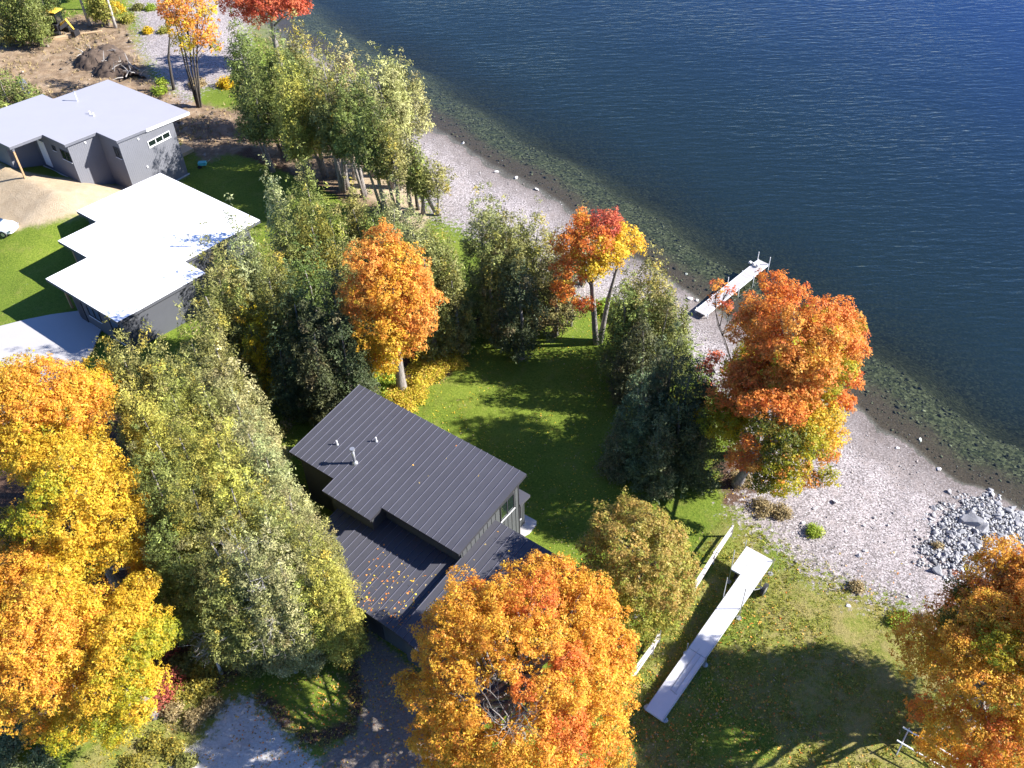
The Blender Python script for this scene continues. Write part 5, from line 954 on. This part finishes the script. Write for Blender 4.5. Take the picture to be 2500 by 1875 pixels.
def broadleaf(name, label, base, cc, rh, rv, blobs, extra, stems, px, dens=1.0):
    T = thing(name, base, 0, label, 'tree'); B = np.array(base)
    sparse = name == 'sparse_maple'
    ls = float(np.clip(2.3/px, .05, .115)); cr = ls*(5.2 if not sparse else 4.6)
    bl = [(np.array(b[:3])-B, b[3], b[4]) for b in blobs]
    cen = np.array(cc)-B
    pals = [b[2] for b in bl]
    for k in range(extra):                               # the side turned away from the camera
        d = unit(np.array([random.uniform(-1, 1), random.uniform(.2, 1), random.uniform(-.6, .7)]))
        p = cen+d*np.array([rh, rh, rv])*.72
        if p[2] < 1.8: p[2] = 1.8+random.random()
        bl.append((p, rh*.3, random.choice(pals)))
    V_, Q_, K_, off = [], [], [], 0
    for p, r, pal in bl:
        if p[2]-r*.7 < .8: p = p.copy(); p[2] = .8+r*.7
        n = int(4*math.pi*r*r/(cr*cr*.92)*dens*(.55 if sparse else 1))+3
        d = unit(rng.normal(size=(n, 3))); d[:, 2] = np.abs(d[:, 2])*np.where(rng.random(n) < .72, 1, -1); d = unit(d)
        ph = rng.random(4)*6.28
        wob = 1+.2*np.sin(3*d[:, 0]*2+ph[0])+.18*np.sin(4*d[:, 1]*2+ph[1])+.15*np.sin(5*d[:, 2]+ph[2])
        rr = r*wob*(.62+.42*rng.random(n)**.6)
        c = p+d*rr[:, None]*np.array([1.02, 1.02, .86])
        outd = unit(c-p+.55*unit(c-cen)*r)
        colc = tints(pal, n, .12)
        nb = rng.random(n) < .14; colc[nb] = tints(random.choice(pals), int(nb.sum()), .12)
        m_ = 20 if not sparse else 15
        dd = unit(rng.normal(size=(n, m_, 3))+outd[:, None]*.9)
        P_ = c[:, None]+dd*(cr*(.45+.6*rng.random((n, m_, 1))))*np.array([1, 1, .72])
        Nn = dd*.5+outd[:, None]*.4+np.array((0, 0, .45))+rng.normal(0, .5, (n, m_, 3))
        Cc = colc[:, None]*np.exp(rng.normal(0, .13, (n, m_, 1)))
        sz = ls*(.55+1.0*rng.random((n, m_))**1.6)
        v, q, k = leaf_cloud(P_.reshape(-1, 3), Nn.reshape(-1, 3), sz.reshape(-1), Cc.reshape(-1, 3), .68)
        V_.append(v); Q_.append(q+off); K_.append(k); off += len(v)
    q = np.concatenate(Q_)
    link('crown', np_mesh('crown', np.concatenate(V_), q, np.clip(np.concatenate(K_), 0, .95)), T, M['leaf'])
    # trunk, forking into a limb for every leaf mass
    mb = MB(); top = cen+np.array([0, 0, rv*.1]); fork = [0]
    r0 = (.14+.018*(cen[2]+rv))*(.5 if sparse else 1)
    stems_ = []
    if stems == 1:
        stems_.append(([0, 0, -.25], [cen[0]*.25, cen[1]*.25, max(1.5, (cen[2]-rv)*.8)], list(top), r0))
    else:
        for k in range(stems):
            a = 2*math.pi*k/stems; w_ = .28 if sparse else .35
            stems_.append(([math.cos(a)*w_*.5, math.sin(a)*w_*.5, -.25], [cen[0]*.3+math.cos(a)*rh*.22, cen[1]*.3+math.sin(a)*rh*.22, cen[2]*.55], [cen[0]+math.cos(a)*rh*.5, cen[1]+math.sin(a)*rh*.5, cen[2]+rv*.5], r0*.55))
    for a, b, c, rr in stems_:
        a, b, c = Vector(a), Vector(b), Vector(c)
        mb.tube([a, a.lerp(b, .5), b, b.lerp(c, .5)+Vector((.1, -.1, 0)), c], [rr*1.3, rr, rr*.85, rr*.5, rr*.12], 8)
    for p, r, pal in bl:
        a, b, c, rr = min(stems_, key=lambda s_: (s_[2][0]-p[0])**2+(s_[2][1]-p[1])**2)
        b, c = Vector(b), Vector(c); t = max(0, min(.9, (p[2]*.72-b.z)/max(.5, c.z-b.z)))
        s0 = b.lerp(c, t); m1, m2 = limb(mb, s0, Vector(p), max(.03, rr*.42), 5)
        for k in range(4 if not sparse else 14):
            d = Vector((random.gauss(0, 1), random.gauss(0, 1), abs(random.gauss(0, 1))+.2)).normalized()
            limb(mb, m2, Vector(p)+d*r*random.uniform(.7, 1.15), .022 if not sparse else .016, 4, .06)
    mb.build('trunk', M['bark_dark'] if (sparse or name == 'x') else M['bark_grey'], T, True)
    return T, len(q)

NQ = 0
for kind, label, base, H, R, cb, pal, stems, px in CEDARS:
    T, n = conifer(kind, label, base, H, R, cb, pal, stems, px); NQ += n
for name, label, base, cc, rh, rv, blobs, tr, extra, stems, px in MAPLES:
    T, n = broadleaf(name, label, base, cc, rh, rv, blobs, extra, stems, px); NQ += n
    if 'huge orange' in label: HUGE = T
print('foliage quads', NQ)

# bare forked limbs and grey snags
def bare(mb, p, d, L_, r, depth):
    q = p+d*L_; m = p.lerp(q, .5)+Vector((random.uniform(-1, 1), random.uniform(-1, 1), random.uniform(-.5, 1)))*L_*.09
    mb.tube([p, m, q], [r, r*.75, r*.5], 5 if depth > 1 else 4, cap=False)
    if depth <= 0: return
    for k in range(random.choice((2, 3, 3))):
        nd = (d+Vector((random.gauss(0, .5), random.gauss(0, .5), random.gauss(.12, .35)))).normalized()
        bare(mb, p.lerp(q, random.uniform(.45, 1)) if k else q, nd, L_*random.uniform(.55, .8), r*.52, depth-1)
m = MB()
for k in range(9):
    a = 2*math.pi*k/9+random.uniform(-.3, .3)
    bare(m, Vector((random.uniform(-.25, .25)+OPEN[0], random.uniform(-.25, .25)+OPEN[1], OPEN[2]-.6)), Vector((math.cos(a)*.8, math.sin(a)*.8, .75)).normalized(), 1.1, .035, 3)
m.build('bare_limbs', M['bark_grey'], HUGE, True)
def snag(name, label, base, H, spec, r=.14, col='deadwood', seed=0):
    random.seed(seed); T = thing(name, base, 0, label, 'tree')
    mb, pts, rads = trunk_mb((0, 0, 0), (random.uniform(-.4, .4), random.uniform(-.3, .5), H), r, bend=.3)
    mb.build('trunk', M[col], T, True)
    b = MB()
    for k in range(spec):
        z = H*random.uniform(.3, .97); a = random.uniform(0, 6.28); t = z/H
        p = Vector((pts[-1].x*t, pts[-1].y*t, z)); L_ = (1.3-t*.7)*random.uniform(.6, 1.25)
        bare(b, p, Vector((math.cos(a), math.sin(a), random.uniform(-.1, .5))).normalized(), L_, .028, 2)
    if spec: tag(b.build('bare_branches', M[col], T, True), kind='stuff')
    return T
def off_(k, dx=0, dy=0): s = SPOTS[k]; return (s[0]+dx, s[1]+dy, s[2])
snag('dead_tree', 'tall grey dead tree with a mass of bare twigs by the black garage corner', off_('sn1'), 9.5, 34, .13, seed=3)
snag('dead_tree', 'grey dead tree with drooping bare boughs above the gravel drive', off_('sn2'), 7.0, 30, .13, seed=5)
snag('dead_tree', 'low grey snag with spread twigs, left one above the gravel drive', off_('sn3'), 4.6, 26, .11, seed=6)
snag('dead_tree', 'dead grey tree top poking out of the foot of the big cedar group', off_('sn4'), 10.5, 26, .12, seed=8)
snag('dead_tree', 'dead tree with curved white lower boughs under the far cedar row', off_('tr2'), 9.5, 14, .2, seed=7)
snag('dead_tree', 'pale dead stem with short twigs right of the far cedar row trunks', off_('tr5'), 8, 10, .1, seed=9)
for i_, (k, lab, h, r, c) in enumerate((('tr1', 'thick leaning grey trunk, left one under the far cedar row', 12, .26, 'bark_grey'), ('tr3', 'short grey trunk right of the curved white boughs', 10, .2, 'bark_grey'),
        ('tr4', 'slim dark trunk by the sand under the far cedar row', 9, .12, 'bark_dark'), ('tr15', 'dark trunk doubled with the slim one by the sand', 9, .13, 'bark_dark'),
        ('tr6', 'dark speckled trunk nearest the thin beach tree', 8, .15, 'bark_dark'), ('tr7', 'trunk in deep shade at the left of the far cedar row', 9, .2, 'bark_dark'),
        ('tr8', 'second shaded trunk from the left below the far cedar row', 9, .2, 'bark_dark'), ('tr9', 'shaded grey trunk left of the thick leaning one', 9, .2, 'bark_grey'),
        ('birch1', 'white birch trunk left of the pair in the far left woods', 13, .2, 'bark_pale'), ('birch2', 'white birch trunk in front of the yellow bushes', 13, .2, 'bark_pale'), ('birch3', 'white birch trunk farthest back in the far left woods', 13, .2, 'bark_pale'),
        ('tr11', 'grey trunk at the shaded lawn edge under the broad olive cedar', 7, .13, 'bark_grey'), ('tr12', 'grey trunk left beneath the broad olive cedar', 7, .12, 'bark_grey'),
        ('tr13', 'thin bare trunk left of a pair below the two-coloured maple', 6, .09, 'bark_grey'), ('tr14', 'thin bare trunk right of a pair below the two-coloured maple', 6, .1, 'bark_grey'))):
    snag('bare_trunk', lab, off_(k), h, 0 if h < 10 else 6, r, c, seed=20+i_)
# the two thick forked trunks at the black roof peak
T = thing('old_tree', SPOTS['trunkA'], 0, 'thick tree with grey trunks leaning both ways behind the black roof peak', 'tree')
m = MB(); m.tube([(0, 0, -.2), (.25, .1, 1.6), (.8, .3, 3.2), (1.1, .4, 5.5)], [.34, .27, .23, .12], 9); m.tube([(-.9, -.4, -.2), (-1.0, -.3, 1.5), (-.8, 0, 3.5), (-.6, .3, 7)], [.27, .22, .19, .08], 9); m.tube([(-1.1, -.4, -.2), (-1.8, -.2, 2), (-2.2, .2, 4.5)], [.2, .16, .07], 8)
m.build('trunk', M['bark_pale'], T, True)
v, q, k = leaf_cloud(np.array([0, .5, 5.5])+rng.normal(0, 1, (2600, 3))*np.array([1.1, .9, 1.2]), rng.normal(0, .6, (2600, 3))+np.array((.2, -.2, .7)), .08, tints('dark', 2600, .3), .55)
link('crown', np_mesh('crown', v, q, k), T, M['needle'])

# ------------------------------------------------------------------ shrubs
SL = {'bedgold': 'golden leaved shrub', 'lime': 'lime green shrub', 'gold': 'yellow leaved shrub', 'tan': 'tan dry shrub', 'olive': 'olive shrub', 'goldolive': 'yellow flecked olive shrub', 'sage': 'sage green shrub', 'brightyellow': 'bright yellow shrub', 'sumac': 'dusky red sumac bush'}
def shrub(x, y, z, r, pal, label, group=None, h=.75, name='shrub'):
    T = thing(name, (x, y, z), 0, label, 'shrub', group)
    n = int(220*max(.4, min(3, r*r)))+60; ls = .07 if y < 60 else .11
    d = unit(rng.normal(size=(n, 3))); d[:, 2] = np.abs(d[:, 2])
    ph = rng.random(2)*6.28; wob = 1+.25*np.sin(3*np.arctan2(d[:, 1], d[:, 0])+ph[0])
    c = d*(r*wob*(.35+.7*rng.random(n)**.5))[:, None]*np.array([1, 1, h]); c[:, 2] += .05
    colc = tints(pal, n, .22); m_ = 7
    P_ = c[:, None]+rng.normal(0, .12+.06*(y > 60), (n, m_, 3)); P_[..., 2] = np.maximum(P_[..., 2], .02)
    Nn = d[:, None]*.5+np.array((0, 0, .6))+rng.normal(0, .5, (n, m_, 3))
    v, q, k = leaf_cloud(P_.reshape(-1, 3), Nn.reshape(-1, 3), ls*(.7+.6*rng.random(n*m_)), np.repeat(colc, m_, 0)*np.exp(rng.normal(0, .15, (n*m_, 1))), .6)
    link('foliage', np_mesh('foliage', v, q, np.clip(k, 0, .9)), T, M['leaf'])
    mb = MB()
    for k_ in range(6):
        a = random.uniform(0, 6.28); mb.tube([(0, 0, -.05), (math.cos(a)*r*.4, math.sin(a)*r*.4, r*h*.45), (math.cos(a)*r*.8, math.sin(a)*r*.8, r*h*.8)], [.025, .018, .008], 4)
    mb.build('stem', M['bark_dark'], T)
groups = {}
def where(x, y):
    if y > 95: return 'in the far top left corner', 'far shrubs'
    if x < -12 and y < 36: return 'below the cedar group', 'drive shrubs'
    if -16 < x < 2 and 44 < y < 66: return 'in the planting bed', 'planting bed shrubs'
    if y > 55: return 'at the lake side lawn edge', 'lawn edge shrubs'
    return 'along the beach edge of the yard', 'beach edge shrubs'
ORD = ['first', 'second', 'third', 'fourth', 'fifth', 'sixth', 'seventh', 'eighth', 'ninth', 'tenth', 'eleventh', 'twelfth', 'thirteenth', 'fourteenth', 'fifteenth', 'sixteenth', 'seventeenth', 'eighteenth', 'nineteenth', 'twentieth', 'twenty-first', 'twenty-second']
fam = {}
for x, y, z, r, pal in sorted(SHRUBS, key=lambda q_: q_[0]): fam.setdefault((pal, where(x, y)[0]), []).append((x, y))
def nth(x, y, pal):
    l_ = fam[(pal, where(x, y)[0])]
    return '' if len(l_) == 1 else ', '+ORD[l_.index((x, y))]+' from the left'
for x, y, z, r, pal in SHRUBS:
    wh, gr = where(x, y)
    shrub(x, y, z, r, pal, SL[pal]+' '+wh+nth(x, y, pal), SL[pal]+' '+gr, .7 if pal != 'brightyellow' else .9)
for key, r, lab in (('sumac', 1.0, 'dusky red sumac bush, upper one beside the yellow-green maple'), ('sumac2', 1.15, 'dusky red sumac bush, lower one by the gravel drive')):
    s_ = SPOTS[key]; shrub(s_[0], s_[1], s_[2], r, 'sumac', lab, None, 1.5, 'sumac_bush')

# ------------------------------------------------------------------ rocks and stones
def rock_mesh(name, seed, mat, sub=2, flat=.62):
    import bmesh
    r_ = np.random.default_rng(seed); bm = bmesh.new(); bmesh.ops.create_icosphere(bm, subdivisions=sub, radius=.5)
    pl = unit(r_.normal(size=(9, 3))); dd = .22+.16*r_.random(9)
    for v in bm.verts:
        p = np.array(v.co)
        for n_, d_ in zip(pl, dd):
            s_ = p@n_
            if s_ > d_: p = p-n_*(s_-d_)
        p *= 1+.05*r_.normal(); p[2] *= flat; v.co = p
    me = bpy.data.meshes.new(name); bm.to_mesh(me); bm.free(); me.materials.append(mat); return me
rocks = [rock_mesh('rock', 100+i, M['slate'], 2) for i in range(6)]+[rock_mesh('rock', 110+i, M['stone'], 2) for i in range(3)]
stones = [rock_mesh('stone', 130+i, M['pale_rock'], 2, .55) for i in range(3)]
def place(me, nm, x, y, s, lab, cat, grp, z=None, sx=1., sy=1.):
    o = bpy.data.objects.new(nm, me); COL.objects.link(o)
    zz_ = float(ground_z(x, y)) if z is None else z
    o.location = (x, y, zz_+s*.12); o.scale = (s*sx, s*sy, s); o.rotation_euler = (random.uniform(-.35, .35), random.uniform(-.35, .35), random.uniform(0, 6.28))
    return tag(o, lab, cat, grp)
random.seed(11)
zp = np.array(ROCK_ZONE)
xs = rng.uniform(zp[:, 0].min()-1, zp[:, 0].max()+1, 9000); ys = rng.uniform(zp[:, 1].min()-1, zp[:, 1].max()+1, 9000)
sd = poly_sd(xs, ys, ROCK_ZONE)+.55*np.sin(xs*1.9+1)*np.sin(ys*2.3)+rng.normal(0, .35, len(xs))
heap = lambda x, y: .2*float(np.clip(poly_sd(np.array([x]), np.array([y]), ROCK_ZONE)[0], 0, 1.5))
for x, y, z, s in BIG_ROCKS:
    place(random.choice(rocks[:6]), 'boulder', x, y, s*1.15, 'large angular dark boulder in the grey rock heap by the beach', 'boulder', 'boulders of the rock heap', z+heap(x, y)*.8, random.uniform(.8, 1.4), random.uniform(.7, 1))
ins = np.where(sd > 0)[0]
for i in ins[:230]:
    s = .2+.42*random.random()**2.2
    place(random.choice(rocks), 'rock', xs[i], ys[i], s, 'angular grey rock in the heap of rocks at the beach end', 'rock', 'rocks of the rock heap', float(ground_z(xs[i], ys[i]))+heap(xs[i], ys[i])*.9, random.uniform(.8, 1.5), random.uniform(.7, 1.1))
for x, y, z, s in BEACH_STONES:
    place(random.choice(stones), 'stone', x, y, s, 'single pale stone lying out on the pebble beach', 'stone', 'single stones on the beach', None, 1.2, .9)
def scatter(name, xs, ys, zs, sz, cols, mat, flat=.55, label=None):
    """loose stones: squashed octahedra joined in one object"""
    n = len(xs); o6 = np.array([(1, 0, 0), (0, 1, 0), (-1, 0, 0), (0, -1, 0), (0, 0, 1), (0, 0, -1)], float)
    v = o6[None]*(1+.35*rng.normal(size=(n, 6, 1)).clip(-1, 1)); v += rng.normal(0, .16, (n, 6, 3))
    a = rng.random(n)*6.28; ca, sa = np.cos(a)[:, None], np.sin(a)[:, None]
    el = (.75+.5*rng.random(n))[:, None]
    x = v[..., 0]*el*ca-v[..., 1]*sa; y = v[..., 0]*el*sa+v[..., 1]*ca
    P_ = np.stack([x*sz[:, None]/2+xs[:, None], y*sz[:, None]/2+ys[:, None], v[..., 2]*flat*sz[:, None]/2+zs[:, None]+.12*sz[:, None]], -1).reshape(-1, 3)
    f = np.array([(0, 1, 4), (1, 2, 4), (2, 3, 4), (3, 0, 4), (1, 0, 5), (2, 1, 5), (3, 2, 5), (0, 3, 5)])
    q = (np.arange(n)[:, None, None]*6+f[None]).reshape(-1, 3)
    o = link(name, np_mesh(name, P_, q, np.repeat(cols, 6, 0)), None, mat); return tag(o, label, kind='stuff')
def tintmat(name, rough=.9):
    t = NT(name); a = t.n('VertexColor', _layer_name='tint'); n_ = t.noise(9, 4, .7, t.pos())
    c = t.mix(t.math('MULTIPLY', n_, .5), a.outputs[0], (.5, .5, .5), 'MULTIPLY')
    b = t.n('BsdfPrincipled', Base__Color=c, Roughness=rough); b.inputs['Specular IOR Level'].default_value = .2; return t.fin(b)
M['pebble'] = tintmat('pebbles')
i2 = ins[230:]; xs2 = np.concatenate([xs[i2], xs[i2]+.3, xs[i2]-.4])[:3600]; ys2 = np.concatenate([ys[i2], ys[i2]-.3, ys[i2]+.5])[:3600]
hz = .3*np.clip(poly_sd(xs2, ys2, ROCK_ZONE), 0, 1.3); g_ = .36*np.exp(rng.normal(0, .35, (len(xs2), 1)))
scatter('rubble', xs2, ys2, ground_z(xs2, ys2)+hz*.6, .1+.22*rng.random(len(xs2))**2, np.clip(g_*np.array([[1, 1, 1.04]]), .05, .6), M['pebble'])
# pebbles and cobbles strewn on the beach
n0 = 90000; xs = rng.uniform(-12, 42, n0); ys = rng.uniform(20, 104, n0); d = shore_dist(xs, ys)
inb = np.max([poly_sd(xs, ys, p_) for p_ in ZONES['beach']], 0)
pr = np.clip(inb*1.2, 0, 1)*np.where(d > 0, .35+.45*np.exp(-((d-3)/3.)**2), .2*np.exp(d/2.)); ok = (rng.random(n0) < pr*.55) & (d > -6)
xs, ys, d = xs[ok], ys[ok], d[ok]; sz = .05+.05*rng.random(len(xs))+.14*rng.random(len(xs))**14
g_ = .36*np.exp(rng.normal(0, .28, (len(xs), 1))); rp = rng.random((len(xs), 1))
cols = np.clip(g_*np.where(rp < .3, np.array([[1.08, .95, .92]]), np.array([[1, .96, .97]])), .08, .75); cols[d < 0] *= .45
scatter('pebbles', xs, ys, ground_z(xs, ys), sz, cols, M['pebble']); print('pebbles', len(xs))
# submerged cobbles on the lake shelf
n0 = 26000; xs = rng.uniform(-10, 44, n0); ys = rng.uniform(24, 106, n0); d = shore_dist(xs, ys)
ok = (d < -.6) & (d > -8) ; xs, ys, d = xs[ok], ys[ok], d[ok]; sz = .08+.3*rng.random(len(xs))**5
g_ = .065*np.exp(rng.normal(0, .6, (len(xs), 1))); cols = np.clip(g_*np.array([[1, 1, .66]]), .01, .3)
scatter('lake_cobbles', xs, ys, ground_z(xs, ys), sz, cols, M['pebble'])
# rocks and clods in the far yard and slabs at the top left shore
random.seed(5)
for x, y, s in ((290, 75, .8), (300, 95, 1.1), (330, 80, .9), (318, 105, 1.3), (345, 72, .7), (352, 92, .9), (372, 70, .6), (280, 62, .7)):
    pass
n0 = 2600; xs = rng.uniform(-62, -26, n0); ys = rng.uniform(88, 135, n0)
ind = np.max([poly_sd(xs, ys, p_) for p_ in ZONES['dirt']], 0) > 0; xs, ys = xs[ind], ys[ind]
clump = np.sin(xs*.6+2)*np.sin(ys*.45)+.4*rng.normal(size=len(xs)) > .25; xs, ys = xs[clump], ys[clump]
scatter('dirt_clods', xs, ys, ground_z(xs, ys), .12+.5*rng.random(len(xs))**3, np.clip(.16*np.exp(rng.normal(0, .5, (len(xs), 1)))*np.array([[1.1, .9, .75]]), .02, .5), M['pebble'], .8)

# ------------------------------------------------------------------ fallen leaves and grass tufts
def litter(name, xs, ys, zs, pal, s, parent_tilt=None):
    n = len(xs); c = np.stack([xs, ys, zs+.03], 1)
    cols = np.concatenate([tints(p_, int(math.ceil(n/len(pal))), .2) for p_ in pal])[:n]; rng.shuffle(cols)
    v, q, k = leaf_cloud(c, rng.normal(0, .28, (n, 3))+np.array((0, 0, 1)), s*(.7+.6*rng.random(n)), cols, .75)
    return tag(link(name, np_mesh(name, v, q, np.clip(k, 0, .95)), None, M['litter']), kind='stuff')
def in_any(xs, ys, names): return np.max([poly_sd(xs, ys, p_) for nm in names for p_ in ZONES[nm]], 0)
xs = rng.uniform(-20, 14, 34000); ys = rng.uniform(26, 66, 34000)
cl = .5+.5*np.sin(xs*.8+2*np.sin(ys*.3))*np.sin(ys*.7); ok = (rng.random(34000) < .1+.3*cl) & (shore_dist(xs, ys) > 8)
litter('lawn_leaves', xs[ok], ys[ok], ground_z(xs[ok], ys[ok]), ['yellow', 'yellowgreen', 'tan'], .05)
n0 = 30000; xs = rng.uniform(-20, 26, n0); ys = rng.uniform(12, 36, n0)
dd = np.minimum(np.hypot(xs-.5, ys-24), np.hypot(xs+9, ys-24)*.9); dm = np.exp(-(dd/7.5)**2)+.75*np.exp(-(np.hypot(xs-12, ys-24)/7)**2)+.12
ok = rng.random(n0) < dm*.62
litter('maple_leaves', xs[ok], ys[ok], ground_z(xs[ok], ys[ok]), ['orange', 'tan', 'redorange', 'tan', 'copper'], .062)
n0 = 9000; xs = rng.uniform(-26, 22, n0); ys = rng.uniform(36, 70, n0); ok = in_any(xs, ys, ['mulch']) > -.5
litter('bed_leaves', xs[ok], ys[ok], ground_z(xs[ok], ys[ok]), ['tan', 'copper', 'yellow'], .06)
# leaves lying on the black roofs
bl_, al_, zl_ = [], [], []
for i in range(420):
    if random.random() < .72: b, a = random.uniform(-5.2, -.4), random.uniform(-5.2, -1.2); z = zl(b, a); ok_ = random.random() < .35+.65*max(0, (-a-1.5)/4)
    elif random.random() < .8: b, a = random.uniform(.2, 5), random.uniform(-5.3, 3.2); z = zr(b, a); ok_ = random.random() < .55
    else: b, a = random.uniform(-13, -.4), random.uniform(.2, 6.3); z = zu(b, a); ok_ = random.random() < .35
    if ok_: bl_.append(b); al_.append(a); zl_.append(z)
cs, sn = math.cos(yaw(-37.8)), math.sin(yaw(-37.8)); bl_, al_ = np.array(bl_), np.array(al_)
o = litter('roof_leaves', -3.41+bl_*cs-al_*sn, 33.47+bl_*sn+al_*cs, np.array(zl_)-.01, ['orange', 'tan', 'yellow', 'redorange'], .07)
def tufts(name, xs, ys, pal, hgt, m_=5):
    n = len(xs); c = np.stack([xs, ys, ground_z(xs, ys)], 1)
    b = c[:, None]+rng.normal(0, .06, (n, m_, 3))*np.array([1, 1, 0]); lean = rng.normal(0, .35, (n, m_, 3)); lean[..., 2] = 1
    h = hgt*(.6+.8*rng.random((n, m_, 1))); sd_ = unit(rng.normal(size=(n, m_, 3))*np.array([1, 1, 0]))*.018*(1+hgt*4)
    v = np.stack([b-sd_, b+sd_, b+lean*h], 2).reshape(-1, 3); q = np.arange(len(v)).reshape(-1, 3)
    cols = np.repeat(np.repeat(tints(pal, n, .25), m_, 0), 3, 0)
    return tag(link(name, np_mesh(name, v, q, np.clip(cols, 0, .9)), None, M['litter']), kind='stuff')
n0 = 26000; xs = rng.uniform(6, 30, n0); ys = rng.uniform(14, 44, n0)
wd_ = in_any(xs, ys, ['dry']); wb = in_any(xs, ys, ['beach']); ok = (wd_ > -.8) & (wb < 1.4) & (rng.random(n0) < np.where(wb > 0, .35, 1))
tufts('dry_grass', xs[ok], ys[ok], 'olivegold', .1)
n0 = 16000; xs = rng.uniform(-30, 18, n0); ys = rng.uniform(30, 78, n0)
ok = (in_any(xs, ys, ['mulch', 'dirt', 'sand', 'gravel', 'beach']) < 0) & (np.abs(shore_dist(xs, ys)) > 9)
tufts('lawn_grass', xs[ok], ys[ok], 'lime', .05, 4)
n0 = 9000; xs = rng.uniform(-26, 2, n0); ys = rng.uniform(14, 34, n0); ok = (in_any(xs, ys, ['gravel']) < .1) & (in_any(xs, ys, ['dry', 'mulch']) > 0)
tufts('rough_grass', xs[ok], ys[ok], 'goldolive', .14)
n0 = 9000; xs = rng.uniform(-66, -28, n0); ys = rng.uniform(92, 140, n0); ok = (in_any(xs, ys, ['beach']) < 0) & (np.sin(xs*.5)*np.sin(ys*.4+1)+.5*rng.normal(size=n0) > .5)
tufts('yard_weeds', xs[ok], ys[ok], 'tan', .3)
